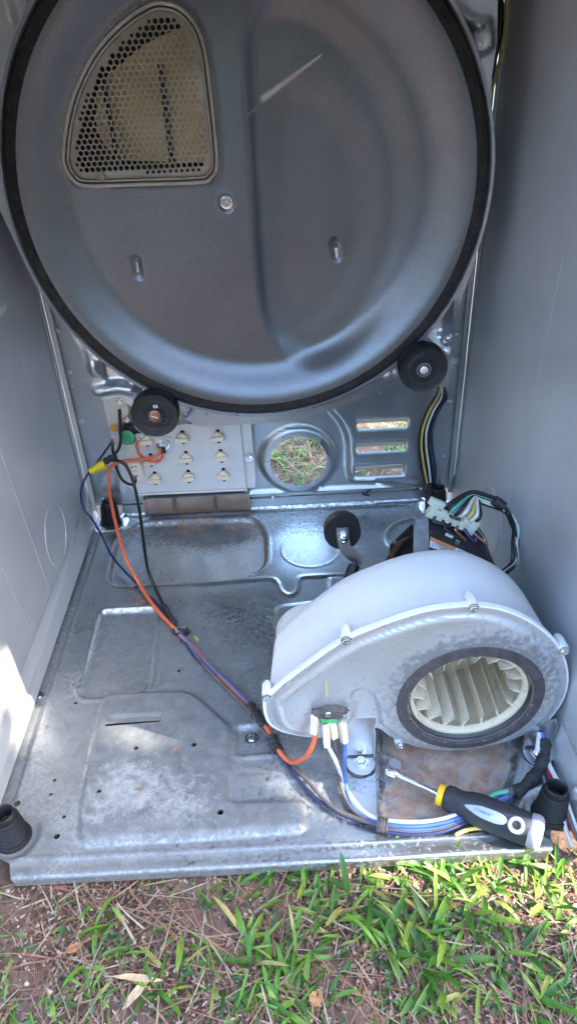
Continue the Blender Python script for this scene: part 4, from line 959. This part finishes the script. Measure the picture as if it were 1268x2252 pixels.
# ------------------------------------------------------------------ wires
def Wp(lst): return [P(u, v, ax, val) for u, v, ax, val in lst]
def wire(parent, lst, r, mat, name): return MB().tube(Wp(lst), r*1.25, 10, 7).out(name, mat, parent, True, 180)
hn = thing('heater_wiring', 'orange, black and navy wires running from the heater down across the pan', 'wiring', tuple(P(400, 1390, 'z', 0)))
wy = D-.040
wire(hn, [(352, 985, 'y', HY-.018), (348, 1000, 'y', HY-.024), (320, 1010, 'y', HY-.030), (272, 1014, 'y', HY-.036), (250, 1022, 'y', HY-.040), (240, 1040, 'y', wy-.02), (240, 1075, 'y', wy-.04), (248, 1120, 'y', .595), (262, 1180, 'y', .545),
          (280, 1235, 'y', .505), (310, 1290, 'z', .012), (345, 1340, 'z', .008), (392, 1390, 'z', .010), (430, 1430, 'z', .008), (480, 1485, 'z', .007), (540, 1548, 'z', .007), (585, 1600, 'z', .010), (612, 1650, 'z', .010), (640, 1676, 'z', .012), (672, 1664, 'y', .105), (690, 1630, 'y', .110), (691, 1608, 'y', BY0-.020)], .0024, ORANGE, 'orange_wire')
wire(hn, [(304, 968, 'y', TY-.004), (301, 982, 'y', TY-.010), (308, 1000, 'y', TY-.014), (330, 1014, 'y', HY-.022), (348, 1014, 'y', HY-.024), (358, 1004, 'y', HY-.020), (358, 992, 'y', HY-.016)], .0021, ORANGE, 'orange_jumper')
wire(hn, [(263, 900, 'y', D-.040), (264, 930, 'y', D-.046), (266, 960, 'y', D-.050), (262, 985, 'y', D-.052), (250, 1002, 'y', D-.056)], .0022, BLACKW, 'black_wire')
wire(hn, [(248, 972, 'y', TY-.004), (248, 990, 'y', TY-.012), (252, 1004, 'y', TY-.022), (257, 1030, 'y', D-.060), (270, 1056, 'y', D-.060), (290, 1066, 'y', D-.056), (298, 1060, 'y', HY-.016), (297, 1052, 'y', HY-.012)], .0021, BLACKW, 'black_wire')
wire(hn, [(240, 1012, 'y', D-.060), (262, 1014, 'y', D-.064), (280, 1028, 'y', D-.068), (296, 1070, 'y', .638), (308, 1130, 'y', .60), (316, 1190, 'y', .555), (325, 1250, 'y', .50), (345, 1300, 'z', .014), (362, 1335, 'z', .010), (378, 1365, 'z', .009), (400, 1395, 'z', .009)], .0023, BLACKW, 'black_wire')
wire(hn, [(246, 972, 'y', TY-.003), (232, 992, 'y', TY-.012), (212, 1020, 'y', TY-.016), (192, 1045, 'y', .668), (180, 1072, 'y', .655), (180, 1100, 'y', .648), (188, 1125, 'y', .640), (203, 1142, 'y', .632), (225, 1180, 'y', .595), (250, 1228, 'z', .014), (300, 1283, 'z', .006), (345, 1328, 'z', .006), (375, 1362, 'z', .006), (400, 1400, 'z', .006), (425, 1440, 'z', .005), (480, 1498, 'z', .004), (560, 1575, 'z', .005), (600, 1640, 'z', .005), (640, 1695, 'z', .005), (700, 1760, 'z', .005), (760, 1795, 'z', .006), (830, 1812, 'z', .007)], .0017, NAVY, 'navy_wire')
wire(hn, [(400, 1395, 'z', .007), (425, 1432, 'z', .010), (475, 1490, 'z', .009), (545, 1560, 'z', .010), (585, 1615, 'z', .009), (630, 1668, 'z', .006), (680, 1722, 'z', .007), (730, 1775, 'z', .008), (790, 1802, 'z', .008), (832, 1812, 'z', .008)], .0021, GREYW, 'brown_wire')
wire(hn, [(396, 1392, 'z', .013), (440, 1444, 'z', .011), (500, 1500, 'z', .010), (548, 1548, 'z', .009)], .0014, BLUEW, 'blue_wire')
def tapeseg(parent, lst, r, name='tape_wrap', mat=TAPE):
    m = MB(); m.tube(Wp(lst), lambda t: r*1.2*(1+.12*math.sin(t*23)+.06*math.sin(t*61)), 12, 9); return m.out(name, mat, parent, True, 180)
tapeseg(hn, [(362, 1332, 'z', .010), (372, 1350, 'z', .010), (386, 1372, 'z', .010)], .0032)
tapeseg(hn, [(548, 1552, 'z', .008), (570, 1580, 'z', .009), (582, 1597, 'z', .010)], .0058)
tapeseg(hn, [(596, 1620, 'z', .009), (605, 1640, 'z', .009), (612, 1650, 'z', .009)], .0056)
tapeseg(hn, [(226, 1019, 'y', D-.068), (240, 1010, 'y', D-.066), (256, 1003, 'y', D-.064)], .0050)
tapeseg(hn, [(385, 1388, 'z', .006), (398, 1390, 'z', .012), (412, 1388, 'z', .006)], .0046, 'clip')
lm = MB(); lc = P(396, 1385, 'z', .014)
for k in range(8): c = lc+Vector((U(-.010, .010), U(-.006, .006), 0)); lm.tube([c, c+Vector((U(-.006, .006), U(-.005, .005), U(-.003, .003)))], .0022, 6, 1)
lm.out('lint_tuft', LINT, hn)
wn_ = MB(); a, b = P(198, 1037, 'y', D-.074), P(230, 1020, 'y', D-.070); d = (b-a).normalized(); L = (b-a).length
wn_.lathe([(.0001, 0), (.0062, .0002), (.0072, L*.5), (.0088, L*.8), (.0090, L*1.05), (.006, L*1.06)], a, d, 6)
wn_.out('wire_nut', YELNUT, hn, True, 20)
for aa, bb, r in (((246, 966), (250, 978), .0022), ((303, 958), (305, 968), .0020)): MB().tube(Wp([(*aa, 'y', TY-.004), (*bb, 'y', TY-.006)]), r, 8, 1).out('crimp', COPPER if aa[0] < 260 else FLATM, hn)
# blower thermostat leads and the bundle that runs under the nut driver to the right
bl = thing('blower_wiring', 'white, grey and blue wire bundle curving along the pan front under the nut driver', 'wiring', tuple(P(835, 1812, 'z', 0)))
wire(bl, [(720, 1640, 'y', BY0-.024), (735, 1668, 'y', .095), (750, 1705, 'z', .012), (762, 1740, 'z', .008), (795, 1782, 'z', .008), (832, 1802, 'z', .010), (900, 1808, 'z', .011), (960, 1804, 'z', .010), (1010, 1788, 'z', .010), (1045, 1770, 'z', .007), (1090, 1748, 'z', .006), (1125, 1735, 'z', .007)], .0022, WHITEW, 'white_wire')
wire(bl, [(734, 1622, 'y', BY0-.02), (738, 1650, 'y', .103), (745, 1700, 'z', .016), (752, 1740, 'z', .009), (770, 1775, 'z', .009), (800, 1800, 'z', .008), (835, 1814, 'z', .009), (900, 1820, 'z', .009), (980, 1808, 'z', .008), (1040, 1780, 'z', .006)], .0017, GREYW, 'grey_wire')
wire(bl, [(757, 1632, 'y', BY0-.02), (757, 1665, 'y', .098), (758, 1705, 'z', .014), (764, 1745, 'z', .009), (780, 1778, 'z', .008), (810, 1800, 'z', .008), (840, 1810, 'z', .010), (900, 1818, 'z', .011), (960, 1812, 'z', .010), (1010, 1798, 'z', .009), (1060, 1775, 'z', .007), (1100, 1757, 'z', .007), (1130, 1742, 'z', .008)], .0019, BLUEW, 'blue_wire')
for i, (dy, mt) in enumerate(((6, BLUEW), (11, GREYW), (15, NAVY))):
    wire(bl, [(835, 1812+dy, 'z', .007), (900, 1820+dy, 'z', .007), (960, 1816+dy, 'z', .007), (1010, 1800+dy, 'z', .006), (1075, 1775+dy*.6, 'z', .005), (1128, 1748+dy*.5, 'z', .005)], .0018, mt, 'bundle_wire')
wire(bl, [(1068, 1772, 'z', .006), (1078, 1752, 'z', .010), (1100, 1743, 'z', .011), (1125, 1740, 'z', .009), (1140, 1734, 'z', .008)], .0024, GREENW, 'green_wire')
wire(bl, [(1000, 1836, 'z', .006), (1030, 1824, 'z', .006), (1070, 1820, 'z', .005)], .0018, YELW, 'yellow_wire')
tapeseg(bl, [(828, 1812, 'z', .009), (852, 1816, 'z', .009)], .0070, 'tape_wrap', GREYW)
tapeseg(bl, [(1118, 1757, 'z', .004), (1122, 1738, 'z', .011), (1128, 1729, 'z', .006)], .0028, 'cable_clip', GREYW)
tapeseg(bl, [(1130, 1746, 'z', .007), (1160, 1722, 'z', .010), (1185, 1690, 'z', .014), (1196, 1655, 'z', .022), (1194, 1625, 'z', .030)], .0062)
wire(bl, [(1180, 1655, 'z', .022), (1183, 1630, 'z', .030), (1185, 1612, 'z', .034)], .0026, WHITEW, 'white_loop')
wire(bl, [(1189, 1655, 'z', .022), (1191, 1630, 'z', .030), (1192, 1612, 'z', .034)], .0026, BLUEW, 'blue_loop')
rl_ = thing('front_right_wires', 'white and dark red wires hanging past the front right corner of the pan', 'wiring', tuple(P(1225, 1740, 'z', .01)))
wire(rl_, [(1196, 1660, 'z', .018), (1210, 1690, 'z', .016), (1228, 1725, 'z', .016), (1246, 1770, 'z', .014), (1262, 1815, 'z', .006), (1285, 1860, 'z', -.012)], .0026, WHITEW, 'white_wire')
wire(rl_, [(1192, 1664, 'z', .014), (1205, 1700, 'z', .014), (1225, 1735, 'z', .014), (1240, 1770, 'z', .013), (1252, 1810, 'z', .008), (1272, 1850, 'z', -.006)], .0020, REDW, 'dark_red_wire')
wire(rl_, [(1225, 1735, 'z', .012), (1236, 1775, 'z', .010), (1242, 1820, 'z', -.002), (1256, 1862, 'z', -.018)], .0022, WHITEW, 'white_wire')
wire(rl_, [(1228, 1735, 'z', .018), (1245, 1780, 'z', .016), (1264, 1835, 'z', .004), (1280, 1870, 'z', -.016)], .0016, GREYW, 'grey_wire')
# riser on the right back wall
rs = thing('riser_wiring', 'black, yellow, white and navy wires hanging down the back wall below the right roller', 'wiring', tuple(P(940, 1090, 'y', D-.02)))
def ris(off, dy, r, mat, nm):
    r *= 1.2
    wire(rs, [(975+off*.3, 800, 'y', .60+dy), (968+off*.4, 850, 'y', .64+dy), (960+off, 875, 'y', D-.05+dy), (943+off, 905, 'y', D-.04+dy), (929+off, 945, 'y', D-.034+dy), (926+off*1.2, 985, 'y', D-.03+dy), (932+off*1.2, 1030, 'y', D-.03+dy), (939+off*.8, 1065, 'y', D-.03+dy), (944+off*.5, 1100, 'y', D-.035+dy)], r, mat, nm)
ris(-5, 0, .0022, BLACKW, 'black_wire'); ris(0, -.004, .0013, YELW, 'yellow_wire'); ris(5, .001, .0020, BLACKW, 'black_wire'); ris(9, -.003, .0013, WHITEW, 'white_wire'); ris(14, .003, .0018, BLACKW, 'black_wire'); ris(20, .004, .0017, NAVY, 'navy_wire')
tapeseg(rs, [(938, 1062, 'y', D-.032), (942, 1085, 'y', D-.036), (945, 1110, 'y', D-.04)], .0075)
up = thing('upper_wiring', 'black and yellow wires running up the back wall in the dark top right corner', 'wiring', tuple(P(1080, 200, 'y', D-.03)))
for off, r, mt in ((-6, .003, BLACKW), (6, .002, YELW), (-14, .0026, BLACKW)):
    wire(up, [(1108+off, -60, 'y', D-.03), (1104+off, 60, 'y', D-.03), (1088+off, 150, 'y', D-.04), (1074+off, 200, 'y', D-.05), (1060+off, 280, 'y', D-.06)], r, mt, 'hanging_wire')

# ------------------------------------------------------------------ motor, its plug and the idler pulley
mo = thing('motor', 'black electric motor with orange and blue lettered label, mostly hidden behind the white blower', 'motor', (.600, .36, 0))
m = MB(); m.lathe([(.030, 0), (.060, .004), (.066, .012), (.066, .110), (.060, .118), (.02, .124)], (.600, .275, .120), (0, 1, 0), 40); m.out('motor_can', MOTORM, mo)
for y in (.288, .385): MB().lathe([(.0672, 0), (.0690, .001), (.0690, .007), (.0672, .008)], (.600, y, .120), (0, 1, 0), 40, False).out('end_ring', GREYBAND, mo)
m = MB(); m.box((.570, .335, .035), (.085, .09, .004), bev=.001); m.box((.570, .335, .018), (.10, .10, .028), bev=.003); m.out('motor_cradle', GREYBAND, mo)
c0 = P(925, 1150, 'y', .34); c1 = P(925, 1235, 'y', .285)
m = MB(); d = (c1-c0); rot = d.to_track_quat('Z', 'X').to_matrix()
m.box((c0+c1)/2, (.006, .020, d.length), rot, bev=.002); m.box(c0+Vector((0, 0, .004)), (.018, .012, .012), bev=.003); m.box(c0+Vector((.0, -.012, -.012)), (.016, .02, .010), bev=.004); m.out('clamp_band', GREYBAND, mo, True, 30)
# label panel: a slanting plate whose lower edge shows over the blower
A, B_, Cc, Dd = P(943, 1178, 'y', .318), P(1058, 1228, 'y', .300), P(1052, 1246, 'y', .290), P(940, 1212, 'y', .300)
def quadp(p, s, t): return p[0]*(1-s)*(1-t)+p[1]*s*(1-t)+p[2]*s*t+p[3]*(1-s)*t
LP = [A, B_, Cc, Dd]; nrm = ((B_-A).cross(Dd-A)).normalized(); nrm = -nrm if nrm.y > 0 else nrm
def patch(s0, s1, t0, t1, off, mat, name, parent): return mesh(name, [quadp(LP, s, t)+nrm*off for s, t in ((s0, t0), (s1, t0), (s1, t1), (s0, t1))]+[quadp(LP, s, t)+nrm*(off-.0008) for s, t in ((s0, t0), (s1, t0), (s1, t1), (s0, t1))], [(0, 1, 2, 3), (7, 6, 5, 4), (0, 4, 5, 1), (1, 5, 6, 2), (2, 6, 7, 3), (3, 7, 4, 0)], mat, parent, False)
tb_ = MB(); top = [A+Vector((.004, .055, .018)), B_+Vector((.0, .055, .010))]
vs = [quadp(LP, 0, 0)-nrm*.001, quadp(LP, 1, 0)-nrm*.001, quadp(LP, 1, 1)-nrm*.001, quadp(LP, 0, 1)-nrm*.001, top[0], top[1], top[1]-Vector((0, 0, .06)), top[0]-Vector((0, 0, .06))]
tb_.add(vs, [(0, 1, 2, 3), (0, 4, 5, 1), (4, 7, 6, 5), (0, 3, 7, 4), (1, 5, 6, 2), (3, 2, 6, 7)]); sb = tb_.out('switch_box', BLACKP, mo, False)
patch(0, 1, .05, .95, .0004, MOTORM, 'label_plate', mo)
patch(.02, .50, .05, .30, .0010, LABELO, 'orange_band', mo); w1 = patch(.02, .50, .30, .72, .0010, LABELW, 'white_label', mo); patch(.50, .95, .05, .62, .0010, LABELW, 'white_label', mo)
xd = B_-A; yd = A-Dd
text('i', .010, quadp(LP, .07, .50)+nrm*.0022, xd, yd, LABELB, w1, 'symbol')
for k, s in enumerate(('CAUTION DISCONNECT', 'POWER SUPPLY BEFORE', 'SERVICING')): text(s, .0026, quadp(LP, .30, .38+.12*k)+nrm*.0022, xd, yd, INK, w1)
text('MOTOR 1/3 HP', .0042, quadp(LP, .72, .30)+nrm*.0022, xd, yd, LABELB, w1)
for i in range(10):
    a = P(U(950, 1035), U(1120, 1190), 'y', U(.335, .37)); b = a+Vector((U(-.02, .02), U(-.02, .01), U(-.02, .004))); c = b+Vector((U(-.015, .02), U(-.015, .01), U(-.012, -.002)))
    MB().tube([a, b, c], U(.0010, .0026), 6, 6).out('winding_lead', [COPPER, BLACKW, NAVY, BLACKW, BLACKP][i % 5], mo)
for u, v, s in ((985, 1160, .010), (1010, 1172, .012), (965, 1140, .014), (1030, 1180, .010), (1000, 1148, .012)):
    MB().box(P(u, v, 'y', .345), (s*1.3, s, s), Euler((U(-.5, .5), U(.2, .7), U(-.4, .4))).to_matrix(), bev=.001).out('switch_terminal', BLACKP, mo, True, 30)
MB().box(P(987, 1178, 'y', .318), (.011, .003, .0035), Matrix.Rotation(.55, 3, 'Y'), bev=.0005).out('white_tab', WHITEW, mo); MB().box(P(1004, 1192, 'y', .312), (.006, .003, .005), Matrix.Rotation(.4, 3, 'Y'), bev=.0005).out('metal_tab', CHROME, mo)
wire(mo, [(1018, 1160, 'y', .335), (1030, 1180, 'y', .325), (1042, 1190, 'y', .322), (1047, 1182, 'y', .325)], .0020, NAVY, 'navy_lead')
wire(mo, [(945, 1172, 'y', .325), (965, 1160, 'y', .34), (985, 1160, 'y', .345)], .0010, COPPER, 'copper_lead')
for k in range(4): wire(mo, [(905-k*2, 1178+k, 'y', .36), (885-k*3, 1192, 'y', .345), (868-k*3, 1215, 'y', .325), (850-k*3, 1245, 'y', .30)], .0012, COPPER, 'copper_lead')
m = MB(); m.prism(rpoly(py([(858, 1200), (905, 1155), (918, 1165), (918, 1240), (850, 1245)], .37), .003), (0, .37, 0), (1, 0, 0), (0, 0, 1), (0, 1, 0), 0, .004); br = m.out('end_bracket', MOTORM, mo)
screw(br, P(868, 1192, 'y', .368), (0, -1, 0), r=.0028)
# plug
pa, pb = P(944, 1118, 'y', .345), P(1044, 1160, 'y', .335); dx = (pb-pa).normalized(); dz = Vector((.25, -.1, 1)); dz = (dz-dx*dz.dot(dx)).normalized(); dy = dz.cross(dx); rot = Matrix((dx, dy, dz)).transposed(); L = (pb-pa).length
pg = thing('plug', 'pale green white nylon plug on top of the motor with a fan of wires', 'plug', tuple((pa+pb)/2))
m = MB(); m.box((pa+pb)/2, (L*.86, .010, .010), rot, bev=.001)
for t, w, h in ((.06, .010, .022), (.26, .008, .018), (.42, .007, .016), (.58, .007, .016), (.74, .007, .018), (.94, .010, .022)): m.box(pa.lerp(pb, t), (w, .012, h), rot, bev=.001)
m.box(pa+rot @ Vector((.004, 0, .012)), (.022, .006, .010), rot, bev=.001); m.out('housing', CONN, pg, True, 30)
for i, (t, mt, r) in enumerate(((.25, BLACKW, .0017), (.32, BLACKW, .0016), (.40, GREENW, .0015), (.52, BLACKW, .0017), (.62, WHITEW, .0019), (.74, YELW, .0015), (.84, WHITEW, .0019), (.9, BLACKW, .0021))):
    s = pa.lerp(pb, t)+rot @ Vector((0, 0, .006)); e = [P(1030+i*3, 1083+i*2.5, 'y', .36), P(1062, 1086+i*3, 'y', .36), P(1100+i*1.5, 1105+i*3, 'y', .355), P(1128+i*2-(8 if i % 2 else 0), 1148+i*2, 'y', .352), P(1138+i-(12 if i % 3 == 0 else 0), 1192, 'y', .345), P(1124+i*2, 1236, 'y', .33), P(1095+i*2, 1262, 'y', .31)]
    for q in e: q.x = min(q.x, W-.006-.0006*i)
    MB().tube([s, s+rot @ Vector((.002, 0, .014))]+e, r*1.45, 8, 7).out('plug_wire', mt, pg, True, 180)
ta, tb2 = P(1085, 1100, 'y', .353), P(1106, 1114, 'y', .350); m = MB(); m.tube([ta, tb2], .0072, 12, 1); m.out('tape_wrap', BLACKP, pg)
# idler
IY = .475; ic = P(752, 1169, 'y', IY); idl = thing('idler_pulley', 'small black idler wheel on a curved steel arm standing left of the motor', 'idler pulley', (ic.x, ic.y, 0))
ax_ = Vector((-.05, -1, .25)).normalized()
MB().lathe([(.018, .0245), (.0280, .025), (.0292, .024), (.0292, .0205), (.0250, .0175), (.0250, .0080), (.0292, .0050), (.0292, .0015), (.0275, 0), (.0225, .0005), (.022, .006), (.010, .007)], ic-ax_*.020, ax_, 48).out('wheel', RUBBER, idl, True, 35)
m = MB()
for k in range(8):
    a, b, _ = frame(ax_); t = k*math.pi/4+.2; r_ = a*math.cos(t)+b*math.sin(t); o = ic+ax_*.0030; m.tube([o+r_*.007, o+r_*.0225], .0011, 5, 1)
m.out('spokes', BLACKP, idl)
pts = Wp([(752, 1160, 'y', IY-.012), (754, 1185, 'y', IY-.014), (762, 1210, 'y', IY-.018), (785, 1228, 'y', IY-.022), (815, 1238, 'y', IY-.028), (850, 1246, 'y', IY-.034)])
sm_ = smooth_line(pts, 6); ww = .0095; m = MB(); vs = []; fs = []
for i, p in enumerate(sm_):
    t = (sm_[min(i+1, len(sm_)-1)]-sm_[max(i-1, 0)]).normalized(); s = t.cross(ax_).normalized()
    vs += [p+s*ww+ax_*.001, p-s*ww+ax_*.001, p-s*ww-ax_*.001, p+s*ww-ax_*.001]
for i in range(len(sm_)-1):
    for k in range(4): a = i*4; fs.append((a+k, a+(k+1) % 4, a+4+(k+1) % 4, a+4+k))
fs += [(0, 1, 2, 3), tuple(len(vs)-4+k for k in (3, 2, 1, 0))]; m.add(vs, fs); m.out('arm', FLANGE, idl, True, 30)
bc = P(754, 1184, 'y', IY-.016); m = MB(); m.lathe([(.0095, 0), (.0095, .002), (.0074, .0021), (.0074, .008), (.0056, .0085), (.0046, .012), (.0028, .012), (.0027, .009), (.0001, .009)], bc, ax_, 6); m.out('nut', CHROME, idl, True, 20)
s0, s1 = P(778, 1245, 'y', .44), P(764, 1285, 'y', .415); sp_ = MB(); d = s1-s0; a, b, dd = frame(d); cp = [s0+dd*d.length*t/90+(a*math.cos(t*.9)+b*math.sin(t*.9))*.0085 for t in range(91)]
sp_.tube(cp, .0013, 5, 1); sp_.tube([s0-dd*.010, s0-dd*.004+a*.002, s0], .0009, 6, 3); sp_.tube([s0, s1], .0070, 10, 1); sp_.out('spring', BLACKP, idl)
# strut that carries the arm down to the pan
MB().box(((pts[-1].x), pts[-1].y+.004, pts[-1].z/2-.001), (.016, .012, pts[-1].z), bev=.001).out('arm_base', GREYBAND, idl)

# ------------------------------------------------------------------ nut driver
T0, T1, T2 = P(850, 1700, 'z', .0), P(968, 1748, 'z', .0175), P(1184, 1832, 'z', .0195)
T0.z = .006; nd = thing('nut_driver', 'black nut driver with yellow collar and chrome socket tip lying on the pan', 'nut driver', tuple(T1))
ax = (T1-T0).normalized(); m = MB(); L1 = (T1-T0).length
m.lathe([(.0035, 0), (.0056, .0005), (.0060, .002), (.0060, .0145), (.0048, .0165), (.0034, .0175), (.0034, L1+.002)], T0, ax, 20); m.lathe([(.0001, .001), (.0030, .0012), (.0034, -.0001)], T0, ax, 6, False); m.out('shaft', CHROME, nd, True, 30)
hx = (T2-T1).normalized(); L2 = (T2-T1).length
MB().lathe([(.0100, -.0035), (.0122, -.0028), (.0128, .0), (.0124, .0040), (.0118, .0045)], T1, hx, 28).out('collar', YELP, nd)
prf = [(.0115, .004), (.0152, .007), (.0162, .013), (.0148, .021), (.0152, .027), (.0180, .034), (.0194, .044), (.0196, L2-.022), (.0190, L2-.012), (.0180, L2-.0105)]
mg = MB(); mg.lathe(prf, T1, hx, 40)
fa, fb, _ = frame(hx)
for v in mg.v:                                             # soft triangular section
    q = v-T1; t = q.dot(hx); rr = q-hx*t; a = math.atan2(rr.dot(fb), rr.dot(fa)); v -= rr*(.05-.05*math.cos(3*a+.4))
grip = mg.out('grip', GRIP, nd, True, 40)
MB().lathe([(.0178, L2-.0108), (.0189, L2-.009), (.0192, L2-.003), (.0180, L2+.0005), (.0142, L2+.0035), (.007, L2+.0045), (.0001, L2+.0045)], T1, hx, 36).out('end_cap', CLEARP, nd)
view = (Vector(CAM)-T1.lerp(T2, .5)).normalized(); vn = (view-hx*view.dot(hx)).normalized(); vs_ = hx.cross(vn).normalized()
if vs_.x < 0: pass
def onrib(t, s, off=.0006):                                # point on the grip, s = sideways metres
    r0 = float(np.interp(t, [p[1] for p in prf], [p[0] for p in prf]))*.985+off; ang = s/r0
    return T1+hx*t+(vn*math.cos(ang)+vs_*math.sin(ang))*r0
m = MB(); vs = []; fs = []; tt = np.linspace(.030, L2-.034, 18)
for i, t in enumerate(tt):
    k = i/17; w = .0070*min(1, (math.sin(math.pi*min(1, .08+k*1.6)/2)))*(1 if k < .7 else 1-.55*((k-.7)/.3)**2)
    if i in (0, 17): w *= .35
    for s in (-1, -.5, 0, .5, 1): vs.append(onrib(t, s*w+.001, .0009 if abs(s) < 1 else .0001))
for i in range(17):
    for k in range(4): a = i*5+k; fs.append((a, a+1, a+6, a+5))
m.add(vs, fs); inl = m.out('grip_inlay', GRIPB, nd, True, 60)
c_ = onrib(.052, .001, .0016); text('STANLEY', .0048, c_, hx, -vs_ if (-vs_).y > 0 else vs_, GRIPINK, inl)
hc_ = onrib(L2-.024, .001, -.0006); m = MB(); m.lathe([(.0048, 0), (.0048, .0016), (.0062, .0024), (.0086, .0020), (.0094, -.0006)], hc_, vn, 28, False); m.out('hanging_ring', GRIPB, nd)
MB().lathe([(.0052, .0006), (.0001, .0006)], hc_, vn, 20, False).out('hanging_hole_shade', DARK, nd)  # dark disc painted in as the shade of the hole
for k in range(6):
    t = .012+k*.0022; MB().tube([onrib(t, s, .0002) for s in (-.0045, 0, .0045)], .0006, 5, 3).out('grip_rib', GRIP, nd)

# ------------------------------------------------------------------ loose bits on the pan
cpos = P(866, 1686, 'z', -.006); tag(MB().lathe([(.0085, 0), (.0088, .004), (.0075, .0065), (.0001, .0068)], cpos, (.1, .0, 1), 18).out('plastic_cap', M('lilac_grey_plastic', (.30, .28, .32), 0, .5, .1, 60), None, loc=cpos), 'dull lilac grey round cap beside the chrome tip of the nut driver', 'cap')
flat_leaf('leaf_scrap', 'small yellow leaf scrap on the pan just right of the wire clip', 'leaf', 432, 1405, .014, .0042, -1.0, PETAL, .0015)
flat_leaf('green_sprig', 'tiny green leaf scrap poking out under the wire clip', 'leaf', 402, 1408, .008, .0045, .6, GRASSM, .002)
flat_leaf('leaf_scrap', 'tiny rust brown flake on the pan below the middle row of holes', 'leaf', 386, 1648, .008, .0035, .9, DRYLEAF, .0095)
flat_leaf('leaf_scrap', 'tiny rust brown flake lying in the whitish front part of the pan', 'leaf', 305, 1735, .008, .003, .2, DRYLEAF, .0095)
m = MB(); p = P(1254, 1775, 'z', .0); m.box((p.x+.014, p.y-.004, .004), (.022, .030, .045), Matrix.Rotation(.2, 3, 'Z'), bev=.004)
tag(m.out('white_plastic_cover', WHITEPAINT, None, loc=p), 'white plastic corner piece at the right edge beyond the hanging wires', 'plastic cover')
